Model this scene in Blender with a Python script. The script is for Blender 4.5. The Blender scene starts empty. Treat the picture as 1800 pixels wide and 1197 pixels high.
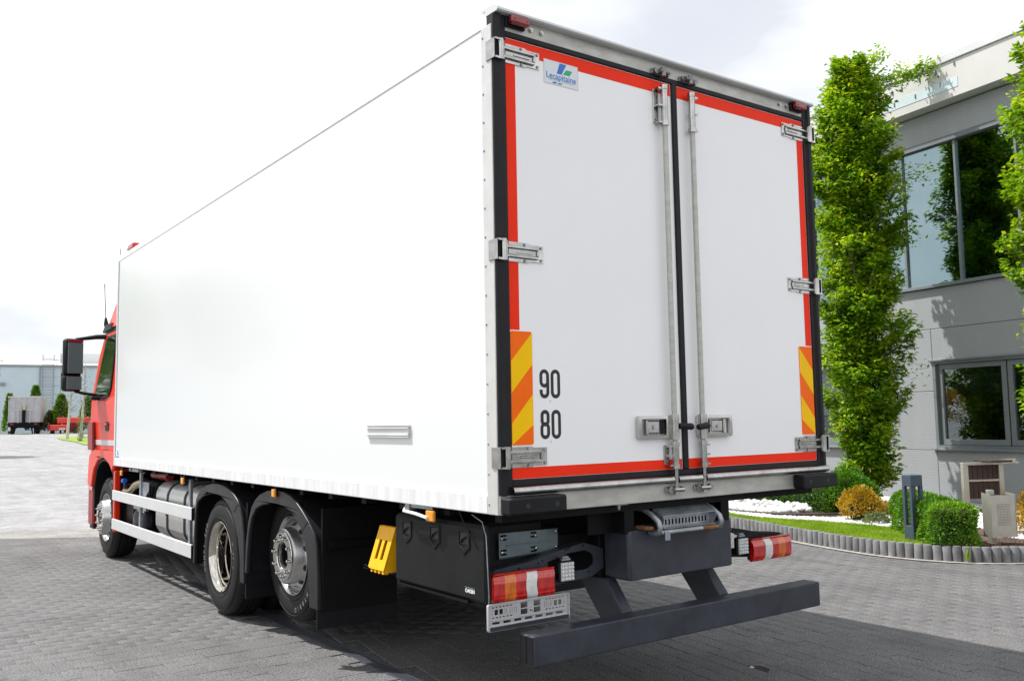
import bpy, bmesh, math, random
import numpy as np
from mathutils import Vector, Matrix
from mathutils.geometry import tessellate_polygon
random.seed(7); RNG = np.random.default_rng(7)
S = bpy.context.scene
COL = S.collection
rad = math.radians

# ------------------------------------------------------------------ camera
cam_d = bpy.data.cameras.new('camera'); cam = bpy.data.objects.new('camera', cam_d); COL.objects.link(cam)
yaw, pitch, roll = rad(35.9854), rad(5.0316), rad(-0.9805)
fw = Vector((math.sin(yaw)*math.cos(pitch), math.cos(yaw)*math.cos(pitch), math.sin(pitch)))
rt = Vector((math.cos(yaw), -math.sin(yaw), 0)); up = rt.cross(fw)
r2 = rt*math.cos(roll) + up*math.sin(roll); u2 = -rt*math.sin(roll) + up*math.cos(roll)
mw = Matrix((r2, u2, -fw)).transposed().to_4x4(); CAM = Vector((-2.547, -3.6389, 1.6276)); mw.translation = CAM
cam.matrix_world = mw
cam_d.sensor_width = 36.0; cam_d.sensor_fit = 'HORIZONTAL'; cam_d.lens = 1592.6*36/1800
cam_d.clip_start = 0.05; cam_d.clip_end = 4000
S.camera = cam
S.render.resolution_x = 1024; S.render.resolution_y = 680

# ------------------------------------------------------------------ sky, sun, exposure
TO_SUN = Vector((-0.37, 0.50, 1.0)).normalized()
w = bpy.data.worlds.new('World'); S.world = w; w.use_nodes = True
nt = w.node_tree; nt.nodes.clear()
def N(t, kind, **kw):
    n = t.nodes.new(kind)
    for k, v in kw.items():
        if k.startswith('i_'):
            n.inputs[k[2:].replace('_', ' ')].default_value = v
        else: setattr(n, k, v)
    return n
out = N(nt, 'ShaderNodeOutputWorld'); bg = N(nt, 'ShaderNodeBackground'); bg.inputs[1].default_value = 0.1
sky = N(nt, 'ShaderNodeTexSky'); sky.sky_type = 'NISHITA'; sky.sun_disc = False
sky.sun_elevation = math.asin(TO_SUN.z); sky.sun_rotation = math.atan2(TO_SUN.x, TO_SUN.y)
sky.air_density = 1.0; sky.dust_density = 1.5; sky.ozone_density = 1.0
tc = N(nt, 'ShaderNodeTexCoord')
mp = N(nt, 'ShaderNodeMapping'); mp.inputs['Scale'].default_value = (1.0, 1.0, 2.6)
nz = N(nt, 'ShaderNodeTexNoise'); nz.inputs['Scale'].default_value = 2.2; nz.inputs['Detail'].default_value = 7; nz.inputs['Roughness'].default_value = 0.55
rmp = N(nt, 'ShaderNodeValToRGB'); e = rmp.color_ramp.elements
e[0].position = 0.30; e[0].color = (0.86, 0.86, 0.86, 1); e[1].position = 0.55; e[1].color = (1, 1, 1, 1)
nz2 = N(nt, 'ShaderNodeTexNoise'); nz2.inputs['Scale'].default_value = 2.3; nz2.inputs['Detail'].default_value = 6; nz2.inputs['Roughness'].default_value = 0.5
rm2 = N(nt, 'ShaderNodeValToRGB'); e = rm2.color_ramp.elements
e[0].position = 0.36; e[0].color = (6.9, 7.15, 7.6, 1); e[1].position = 0.60; e[1].color = (11.2, 11.3, 11.4, 1)
mx = N(nt, 'ShaderNodeMix'); mx.data_type = 'RGBA'
L = nt.links.new
L(tc.outputs['Generated'], mp.inputs[0]); L(mp.outputs[0], nz.inputs['Vector']); L(mp.outputs[0], nz2.inputs['Vector'])
L(nz.outputs['Fac'], rmp.inputs[0]); L(nz2.outputs['Fac'], rm2.inputs[0])
L(rmp.outputs[0], mx.inputs['Factor']); L(sky.outputs[0], mx.inputs['A']); L(rm2.outputs[0], mx.inputs['B'])
L(mx.outputs['Result'], bg.inputs[0]); L(bg.outputs[0], out.inputs[0])
sd = bpy.data.lights.new('sun', 'SUN'); sd.energy = 4.9; sd.angle = rad(0.6); sd.color = (1.0, 0.968, 0.92)
so = bpy.data.objects.new('sun', sd); COL.objects.link(so); so.location = (-10, 14, 30)
so.rotation_euler = (-TO_SUN).to_track_quat('-Z', 'Y').to_euler()
vs = S.view_settings; vs.view_transform = 'Standard'; vs.look = 'None'; vs.exposure = 0.36; vs.gamma = 1.0; vs.use_curve_mapping = False

# ------------------------------------------------------------------ materials
def mat(name, col, rough=0.5, metal=0.0, coat=0.0, spec=0.5, var=0.0, vscale=3.0, vcol=None, bump=0.0, bscale=60.0,
        rvar=0.0, stretch=None, world=False, island=0.0, trans=0.0, aniso=0.0):
    m = bpy.data.materials.new(name); m.use_nodes = True; t = m.node_tree; L = t.links.new
    b = t.nodes['Principled BSDF']
    b.inputs['Base Color'].default_value = (*col, 1); b.inputs['Roughness'].default_value = rough
    b.inputs['Metallic'].default_value = metal; b.inputs['Coat Weight'].default_value = coat; b.inputs['Coat Roughness'].default_value = 0.06
    b.inputs['Specular IOR Level'].default_value = spec
    if trans: b.inputs['Transmission Weight'].default_value = trans
    vec = None
    if var or bump or rvar:
        if world: src = t.nodes.new('ShaderNodeNewGeometry').outputs['Position']
        else: src = t.nodes.new('ShaderNodeTexCoord').outputs['Object']
        if stretch:
            mpn = t.nodes.new('ShaderNodeMapping'); mpn.inputs['Scale'].default_value = stretch; L(src, mpn.inputs[0]); src = mpn.outputs[0]
        vec = src
    last = None
    if var:
        n = N(t, 'ShaderNodeTexNoise'); n.inputs['Scale'].default_value = vscale; n.inputs['Detail'].default_value = 6; n.inputs['Roughness'].default_value = 0.6
        L(vec, n.inputs['Vector'])
        r = N(t, 'ShaderNodeValToRGB'); r.color_ramp.elements[0].position = 0.33; r.color_ramp.elements[1].position = 0.67
        r.color_ramp.elements[0].color = (*(vcol if vcol else [c*(1-var) for c in col]), 1)
        r.color_ramp.elements[1].color = (*[min(1, c*(1+(var*0.6 if not vcol else 0))) for c in col], 1)
        L(n.outputs['Fac'], r.inputs[0]); last = r.outputs[0]
    if island:
        g = t.nodes.new('ShaderNodeNewGeometry'); oi = t.nodes.new('ShaderNodeObjectInfo')
        ad = N(t, 'ShaderNodeMath', operation='ADD'); fr = N(t, 'ShaderNodeMath', operation='FRACT')
        L(g.outputs['Random Per Island'], ad.inputs[0]); L(oi.outputs['Random'], ad.inputs[1]); L(ad.outputs[0], fr.inputs[0])
        mr = N(t, 'ShaderNodeMapRange'); mr.inputs['To Min'].default_value = 1-island; mr.inputs['To Max'].default_value = 1+island
        L(fr.outputs[0], mr.inputs[0])
        h = N(t, 'ShaderNodeMix'); h.data_type = 'RGBA'; h.blend_type = 'MULTIPLY'; h.inputs['Factor'].default_value = 1.0
        if last: L(last, h.inputs['A'])
        else: h.inputs['A'].default_value = (*col, 1)
        cb = N(t, 'ShaderNodeCombineColor'); [L(mr.outputs[0], cb.inputs[i]) for i in range(3)]
        L(cb.outputs[0], h.inputs['B']); last = h.outputs['Result']
    if last: L(last, b.inputs['Base Color'])
    if rvar:
        n = N(t, 'ShaderNodeTexNoise'); n.inputs['Scale'].default_value = vscale*1.7; n.inputs['Detail'].default_value = 5; L(vec, n.inputs['Vector'])
        mr = N(t, 'ShaderNodeMapRange'); mr.inputs['To Min'].default_value = max(0.02, rough-rvar); mr.inputs['To Max'].default_value = min(1, rough+rvar)
        L(n.outputs['Fac'], mr.inputs[0]); L(mr.outputs[0], b.inputs['Roughness'])
    if bump:
        n = N(t, 'ShaderNodeTexNoise'); n.inputs['Scale'].default_value = bscale; n.inputs['Detail'].default_value = 4; L(vec, n.inputs['Vector'])
        bp = N(t, 'ShaderNodeBump'); bp.inputs['Strength'].default_value = bump; bp.inputs['Distance'].default_value = 0.01
        L(n.outputs['Fac'], bp.inputs['Height']); L(bp.outputs[0], b.inputs['Normal'])
    return m

def leaf_mat(name, c1, c2, c3, trans=0.35, rough=0.45):
    m = bpy.data.materials.new(name); m.use_nodes = True; t = m.node_tree; L = t.links.new
    b = t.nodes['Principled BSDF']; o = t.nodes['Material Output']; b.inputs['Roughness'].default_value = rough
    b.inputs['Specular IOR Level'].default_value = 0.35
    g = t.nodes.new('ShaderNodeNewGeometry')
    r = N(t, 'ShaderNodeValToRGB'); e = r.color_ramp.elements
    e[0].position = 0.0; e[0].color = (*c1, 1); e[1].position = 0.55; e[1].color = (*c2, 1)
    x = e.new(0.93); x.color = (*c3, 1)
    n = N(t, 'ShaderNodeTexNoise'); n.inputs['Scale'].default_value = 2.6; n.inputs['Detail'].default_value = 2; L(g.outputs['Position'], n.inputs['Vector'])
    mr = N(t, 'ShaderNodeMapRange'); mr.inputs['From Min'].default_value = 0.3; mr.inputs['From Max'].default_value = 0.7
    L(n.outputs['Fac'], mr.inputs[0])
    mxx = N(t, 'ShaderNodeMath', operation='MULTIPLY'); L(mr.outputs[0], mxx.inputs[0]); mxx.inputs[1].default_value = 0.45
    ad = N(t, 'ShaderNodeMath', operation='MULTIPLY_ADD'); L(g.outputs['Random Per Island'], ad.inputs[0]); ad.inputs[1].default_value = 0.55; L(mxx.outputs[0], ad.inputs[2])
    L(ad.outputs[0], r.inputs[0]); L(r.outputs[0], b.inputs['Base Color'])
    tr = N(t, 'ShaderNodeBsdfTranslucent'); ms = N(t, 'ShaderNodeMixShader'); ms.inputs[0].default_value = trans
    h = N(t, 'ShaderNodeMix'); h.data_type = 'RGBA'; h.blend_type = 'MULTIPLY'; h.inputs['Factor'].default_value = 1.0
    h.inputs['B'].default_value = (1.25, 1.15, 0.5, 1); L(r.outputs[0], h.inputs['A']); L(h.outputs['Result'], tr.inputs[0])
    L(b.outputs[0], ms.inputs[1]); L(tr.outputs[0], ms.inputs[2]); L(ms.outputs[0], o.inputs['Surface'])
    return m

M = {}
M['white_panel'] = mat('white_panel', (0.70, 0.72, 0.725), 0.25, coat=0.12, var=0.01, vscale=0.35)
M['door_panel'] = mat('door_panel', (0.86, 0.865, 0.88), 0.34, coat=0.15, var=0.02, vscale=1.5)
M['scuffed_white'] = mat('scuffed_white', (0.70, 0.71, 0.715), 0.4, var=0.14, vscale=2.2, stretch=(1, 7, 1.0), rvar=0.1)
M['aluminium'] = mat('aluminium', (0.60, 0.60, 0.585), 0.42, metal=0.35, var=0.10, vscale=5, rvar=0.1)
M['dull_alu'] = mat('dull_alu', (0.47, 0.462, 0.43), 0.45, metal=0.35, var=0.18, vscale=6, stretch=(1, 1, 3), rvar=0.1)
M['stainless'] = mat('stainless', (0.47, 0.465, 0.45), 0.20, metal=1.0, var=0.25, vscale=14, rvar=0.1)
M['chrome'] = mat('chrome', (0.56, 0.55, 0.53), 0.07, metal=1.0, var=0.06, vscale=9, rvar=0.04)
M['silver_wheel'] = mat('silver_wheel', (0.50, 0.50, 0.50), 0.25, metal=0.9, var=0.12, vscale=9, rvar=0.06)
M['galvanised'] = mat('galvanised', (0.34, 0.365, 0.40), 0.42, metal=0.7, var=0.3, vscale=16, rvar=0.1)
M['zinc_dark'] = mat('zinc_dark', (0.15, 0.19, 0.21), 0.35, metal=0.6, var=0.2, vscale=10)
M['rubber'] = mat('rubber', (0.012, 0.012, 0.015), 0.55, spec=0.25, var=0.25, vscale=12, bump=0.05)
M['tyre'] = mat('tyre', (0.016, 0.016, 0.017), 0.62, spec=0.25, var=0.35, vscale=10, vcol=(0.010, 0.010, 0.010), bump=0.06, bscale=120)
M['black_plastic'] = mat('black_plastic', (0.0085, 0.009, 0.011), 0.5, spec=0.22, var=0.3, vscale=9, bump=0.04, bscale=200)
M['arch_plastic'] = mat('arch_plastic', (0.013, 0.0135, 0.016), 0.42, spec=0.35, var=0.35, vscale=7, rvar=0.1)
M['chassis'] = mat('chassis', (0.006, 0.0062, 0.0075), 0.6, spec=0.15, var=0.3, vscale=6)
M['slate_paint'] = mat('slate_paint', (0.037, 0.042, 0.055), 0.42, coat=0.05, spec=0.3, var=0.26, vscale=7, rvar=0.14, bump=0.03, bscale=30)
M['cast_grey'] = mat('cast_grey', (0.055, 0.060, 0.075), 0.45, var=0.15, vscale=9)
M['red_tape'] = mat('red_tape', (0.88, 0.034, 0.008), 0.45, spec=0.12, var=0.05, vscale=5)
M['board_orange'] = mat('board_orange', (0.95, 0.15, 0.004), 0.45, spec=0.15, var=0.05, vscale=7)
M['board_yellow'] = mat('board_yellow', (0.95, 0.55, 0.0), 0.45, spec=0.15, var=0.04, vscale=7)
M['cab_red'] = mat('cab_red', (0.70, 0.030, 0.006), 0.3, coat=0.18, spec=0.2, var=0.05, vscale=2)
M['deep_red'] = mat('deep_red', (0.25, 0.010, 0.012), 0.4, var=0.1)
M['lens_red'] = mat('lens_red', (0.74, 0.012, 0.008), 0.06, coat=0.9, spec=0.5, var=0.45, vscale=30, stretch=(2.2, 1, 0.6), vcol=(0.32, 0.003, 0.003))
M['lens_dark'] = mat('lens_dark', (0.26, 0.012, 0.018), 0.18, coat=0.6, var=0.3, vscale=30)
M['lens_amber'] = mat('lens_amber', (0.72, 0.15, 0.004), 0.06, coat=0.9, spec=0.5, var=0.4, vscale=30, stretch=(2.2, 1, 0.6))
M['lens_clear'] = mat('lens_clear', (0.72, 0.73, 0.72), 0.12, coat=0.7, var=0.18, vscale=26)
M['amber'] = mat('amber', (0.80, 0.30, 0.008), 0.3, coat=0.4, var=0.1, vscale=30)
M['lens_led'] = mat('lens_led', (0.60, 0.62, 0.64), 0.18, metal=0.5, coat=0.5, var=0.1, vscale=40)
M['glass_dark'] = mat('glass_dark', (0.012, 0.020, 0.020), 0.04, coat=1.0, spec=0.8)
M['mirror'] = mat('mirror', (0.42, 0.45, 0.46), 0.02, metal=1.0)
M['chock'] = mat('chock', (0.85, 0.42, 0.004), 0.45, spec=0.25, var=0.12, vscale=7)
M['ink'] = mat('ink', (0.012, 0.012, 0.014), 0.5)
M['logo_plate'] = mat('logo_plate', (0.70, 0.73, 0.78), 0.35, var=0.03)
M['logo_blue'] = mat('logo_blue', (0.025, 0.16, 0.55), 0.4)
M['logo_green'] = mat('logo_green', (0.005, 0.40, 0.16), 0.4)
M['logo_grey'] = mat('logo_grey', (0.38, 0.43, 0.52), 0.5)
M['white_print'] = mat('white_print', (0.75, 0.75, 0.75), 0.5)
M['tyre_print'] = mat('tyre_print', (0.16, 0.16, 0.16), 0.6)
M['blue_cap'] = mat('blue_cap', (0.01, 0.12, 0.62), 0.4)
M['brass'] = mat('brass', (0.45, 0.40, 0.28), 0.3, metal=0.9)
M['tank_alu'] = mat('tank_alu', (0.62, 0.62, 0.61), 0.34, metal=0.8, var=0.08, vscale=4, rvar=0.08)
M['rail_alu'] = mat('rail_alu', (0.62, 0.63, 0.64), 0.42, metal=0.25, var=0.06, vscale=3)
M['rust'] = mat('rust', (0.22, 0.10, 0.035), 0.8, var=0.5, vscale=20)

# ------------------------------------------------------------------ mesh builder
FR = {}
def root(name, loc, label, cat, group=None, rotz=0.0, local=False):
    o = bpy.data.objects.new(name, None); COL.objects.link(o); o.location = loc; o.rotation_euler = (0, 0, rotz)
    o.empty_display_size = 0.2
    o['label'] = label; o['category'] = cat
    if group: o['group'] = group
    FR[o.name] = Vector((0, 0, 0)) if local else Vector(loc)
    return o
def tag(o, label, cat, group=None):
    o['label'] = label; o['category'] = cat
    if group: o['group'] = group
    return o
def attach(o, parent, origin):
    if parent is None:
        o.location = origin
    else:
        o.parent = parent; o.location = Vector(origin) - FR[parent.name]
    FR[o.name] = Vector(origin)

class MB:
    def __init__(s): s.v = []; s.f = []
    def add(s, v, f):
        n = len(s.v); s.v += [tuple(p) for p in v]; s.f += [[i+n for i in q] for q in f]; return s
    def box(s, x0, x1, y0, y1, z0, z1, c=0.0):
        if x0 > x1: x0, x1 = x1, x0
        if y0 > y1: y0, y1 = y1, y0
        if z0 > z1: z0, z1 = z1, z0
        if c <= 0:
            v = [(x, y, z) for x in (x0, x1) for y in (y0, y1) for z in (z0, z1)]
            return s.add(v, [(0, 1, 3, 2), (4, 6, 7, 5), (0, 4, 5, 1), (2, 3, 7, 6), (0, 2, 6, 4), (1, 5, 7, 3)])
        lo = (x0, y0, z0); hi = (x1, y1, z1); idx = {}; v = []
        c = min(c, 0.49*min(x1-x0, y1-y0, z1-z0))
        for sx in (0, 1):
            for sy in (0, 1):
                for sz in (0, 1):
                    sg = (sx, sy, sz)
                    for a in range(3):
                        p = []
                        for k in range(3):
                            e = hi[k] if sg[k] else lo[k]
                            if k != a: e += -c if sg[k] else c
                            p.append(e)
                        idx[(sg, a)] = len(v); v.append(tuple(p))
        f = []
        for a in range(3):
            b, d = [k for k in range(3) if k != a]
            for sg in (0, 1):
                def key(i, j):
                    q = [0, 0, 0]; q[a] = sg; q[b] = i; q[d] = j; return idx[(tuple(q), a)]
                f.append((key(0, 0), key(1, 0), key(1, 1), key(0, 1)))
        for a in range(3):
            b, d = [k for k in range(3) if k != a]
            for i in (0, 1):
                for j in (0, 1):
                    def key(t, ax):
                        q = [0, 0, 0]; q[a] = t; q[b] = i; q[d] = j; return idx[(tuple(q), ax)]
                    f.append((key(0, b), key(1, b), key(1, d), key(0, d)))
        for sx in (0, 1):
            for sy in (0, 1):
                for sz in (0, 1):
                    f.append(tuple(idx[((sx, sy, sz), a)] for a in range(3)))
        return s.add(v, f)
    def cyl(s, p0, p1, r0, r1=None, n=16, caps=True):
        if r1 is None: r1 = r0
        p0 = Vector(p0); p1 = Vector(p1); d = (p1-p0).normalized()
        a = d.orthogonal().normalized(); b = d.cross(a)
        v = []
        for p, r in ((p0, r0), (p1, r1)):
            for i in range(n):
                t = 2*math.pi*i/n; v.append(p + a*math.cos(t)*r + b*math.sin(t)*r)
        f = [(i, (i+1) % n, n+(i+1) % n, n+i) for i in range(n)]
        if caps: f += [tuple(range(n))[::-1], tuple(range(n, 2*n))]
        return s.add(v, f)
    def tube(s, pts, r, n=8, caps=True):
        pts = [Vector(p) for p in pts]; rs = r if isinstance(r, (list, tuple)) else [r]*len(pts)
        v = []; f = []; a = None
        for i, p in enumerate(pts):
            d = (pts[min(i+1, len(pts)-1)] - pts[max(i-1, 0)]).normalized()
            if a is None: a = d.orthogonal().normalized()
            a = (a - d*a.dot(d)).normalized(); b = d.cross(a)
            for k in range(n):
                t = 2*math.pi*k/n; v.append(p + a*math.cos(t)*rs[i] + b*math.sin(t)*rs[i])
        for i in range(len(pts)-1):
            for k in range(n):
                f.append((i*n+k, i*n+(k+1) % n, (i+1)*n+(k+1) % n, (i+1)*n+k))
        if caps: f += [tuple(range(n))[::-1], tuple(range((len(pts)-1)*n, len(pts)*n))]
        return s.add(v, f)
    def lathe(s, prof, c, n=48, axis='x', closed=False):
        # prof: (h along axis, r)
        v = []; f = []
        for h, r in prof:
            for k in range(n):
                t = 2*math.pi*k/n; a, b = r*math.cos(t), r*math.sin(t)
                v.append({'x': (c[0]+h, c[1]+a, c[2]+b), 'y': (c[0]+a, c[1]+h, c[2]+b), 'z': (c[0]+a, c[1]+b, c[2]+h)}[axis])
        m = len(prof)
        for i in range(m if closed else m-1):
            j = (i+1) % m
            for k in range(n): f.append((i*n+k, i*n+(k+1) % n, j*n+(k+1) % n, j*n+k))
        return s.add(v, f)
    def prism(s, poly, axis, a0, a1, holes=()):
        # poly in the two other axes, in order (y,z) for x, (x,z) for y, (x,y) for z
        loops = [list(poly)] + [list(h) for h in holes]
        def pt(p, a): return {'x': (a, p[0], p[1]), 'y': (p[0], a, p[1]), 'z': (p[0], p[1], a)}[axis]
        flat = [p for l in loops for p in l]; n = len(flat)
        v = [pt(p, a0) for p in flat] + [pt(p, a1) for p in flat]
        tri = tessellate_polygon([[Vector((p[0], p[1], 0)) for p in l] for l in loops])
        f = [tuple(t) for t in tri] + [tuple(i+n for i in t)[::-1] for t in tri]
        k = 0
        for l in loops:
            m = len(l)
            for i in range(m): f.append((k+i, k+(i+1) % m, n+k+(i+1) % m, n+k+i))
            k += m
        return s.add(v, f)
    def mir(s, w=2.6):
        s.v = [(w-x, y, z) for x, y, z in s.v]; s.f = [q[::-1] for q in s.f]; return s
    def xf(s, m):
        s.v = [tuple(m @ Vector(p)) for p in s.v]; return s
    def build(s, name, material, parent=None, smooth=35, origin=None, recalc=True, bevel=0.0, bseg=2):
        me = bpy.data.meshes.new(name); me.from_pydata(s.v, [], s.f)
        xs = [p[0] for p in s.v]; ys = [p[1] for p in s.v]; zs = [p[2] for p in s.v]
        if origin is None: origin = Vector(((min(xs)+max(xs))/2, (min(ys)+max(ys))/2, min(zs)))
        origin = Vector(origin)
        me.transform(Matrix.Translation(-origin))
        if recalc:
            bm = bmesh.new(); bm.from_mesh(me); bmesh.ops.recalc_face_normals(bm, faces=bm.faces); bm.to_mesh(me); bm.free()
        if smooth:
            me.polygons.foreach_set('use_smooth', [True]*len(me.polygons)); me.set_sharp_from_angle(angle=rad(smooth))
        me.materials.append(M[material] if isinstance(material, str) else material)
        o = bpy.data.objects.new(name, me); COL.objects.link(o); attach(o, parent, origin)
        if bevel:
            b = o.modifiers.new('bevel', 'BEVEL'); b.width = bevel; b.segments = bseg; b.limit_method = 'ANGLE'; b.angle_limit = rad(40)
        return o

def np_mesh(name, V, F, material, parent=None, origin=(0, 0, 0), smooth=False):
    V = np.asarray(V, np.float32).reshape(-1, 3) - np.asarray(origin, np.float32); F = np.asarray(F, np.int32); k = F.shape[1]
    me = bpy.data.meshes.new(name); me.vertices.add(len(V)); me.vertices.foreach_set('co', V.ravel())
    me.loops.add(F.size); me.loops.foreach_set('vertex_index', F.ravel())
    me.polygons.add(len(F)); me.polygons.foreach_set('loop_start', np.arange(len(F), dtype=np.int32)*k)
    if smooth: me.polygons.foreach_set('use_smooth', np.ones(len(F), bool))
    me.update(calc_edges=True); me.validate()
    me.materials.append(M[material] if isinstance(material, str) else material)
    o = bpy.data.objects.new(name, me); COL.objects.link(o); attach(o, parent, Vector(origin)); return o

def rrect(x0, x1, z0, z1, r, n=4):
    p = []
    for cx, cz, a0 in ((x1-r, z1-r, 0), (x0+r, z1-r, 90), (x0+r, z0+r, 180), (x1-r, z0+r, 270)):
        for i in range(n+1):
            a = rad(a0+90*i/n); p.append((cx+r*math.cos(a), cz+r*math.sin(a)))
    return p
def text(s, size, name, material, parent, mtx, bold=0.0, sx=1.0, extrude=0.0004, centre=True):
    c = bpy.data.curves.new('t', 'FONT'); c.body = s; c.size = size; c.offset = bold; c.extrude = extrude
    c.align_x = 'CENTER' if centre else 'LEFT'; c.align_y = 'CENTER'
    o = bpy.data.objects.new('t', c); COL.objects.link(o)
    bpy.context.view_layer.update()
    me = bpy.data.meshes.new_from_object(o); bpy.data.objects.remove(o); bpy.data.curves.remove(c)
    me.transform(mtx @ Matrix.Scale(sx, 4, (1, 0, 0)))
    og = mtx.translation; me.transform(Matrix.Translation(-og)); me.name = name
    me.materials.clear(); me.materials.append(M[material])
    t = bpy.data.objects.new(name, me); COL.objects.link(t); attach(t, parent, og); return t
def on_rear(x, y, z):    # text plane facing -Y
    return Matrix.Translation((x, y, z)) @ Matrix.Rotation(rad(90), 4, 'X')
def on_left(x, y, z):    # text plane facing -X, reading towards -Y
    return Matrix.Translation((x, y, z)) @ Matrix.Rotation(rad(-90), 4, 'Z') @ Matrix.Rotation(rad(90), 4, 'X')
def dup(o, parent, loc=None, rotz=None):
    c = o.copy(); COL.objects.link(c); c.parent = parent
    if loc is not None: c.location = loc
    if rotz is not None: c.rotation_euler = (0, 0, rotz)
    for ch in list(o.children): dup(ch, c)
    return c

# ------------------------------------------------------------------ ground
def hgt(y): return 0.0 if y < 14 else min(1.15, (y-14)*1.15/70)
def clip(poly, a, keep_above):
    o = []
    for i in range(len(poly)):
        p, q = poly[i], poly[(i+1) % len(poly)]
        ip = (p[1] >= a) if keep_above else (p[1] <= a); iq = (q[1] >= a) if keep_above else (q[1] <= a)
        if ip: o.append(p)
        if ip != iq:
            t = (a-p[1])/(q[1]-p[1]); o.append((p[0]+t*(q[0]-p[0]), a))
    return o
def sheet(name, poly, dz, material, kind='structure', parent=None):
    m = MB()
    for a, b in ((-1e5, 14), (14, 84), (84, 1e5)):
        q = clip(clip(poly, a, True), b, False)
        if len(q) >= 3:
            tri = tessellate_polygon([[Vector((x, y, 0)) for x, y in q]])
            m.add([(x, y, hgt(y)+dz) for x, y in q], [tuple(t) for t in tri])
    bm = None
    o = m.build(name, material, parent, smooth=0, origin=(0, 0, 0), recalc=False)
    me = o.data
    bm = bmesh.new(); bm.from_mesh(me)
    for f in bm.faces:
        if f.normal.z < 0: f.normal_flip()
    bm.to_mesh(me); bm.free()
    if kind: o['kind'] = kind
    return o

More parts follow.
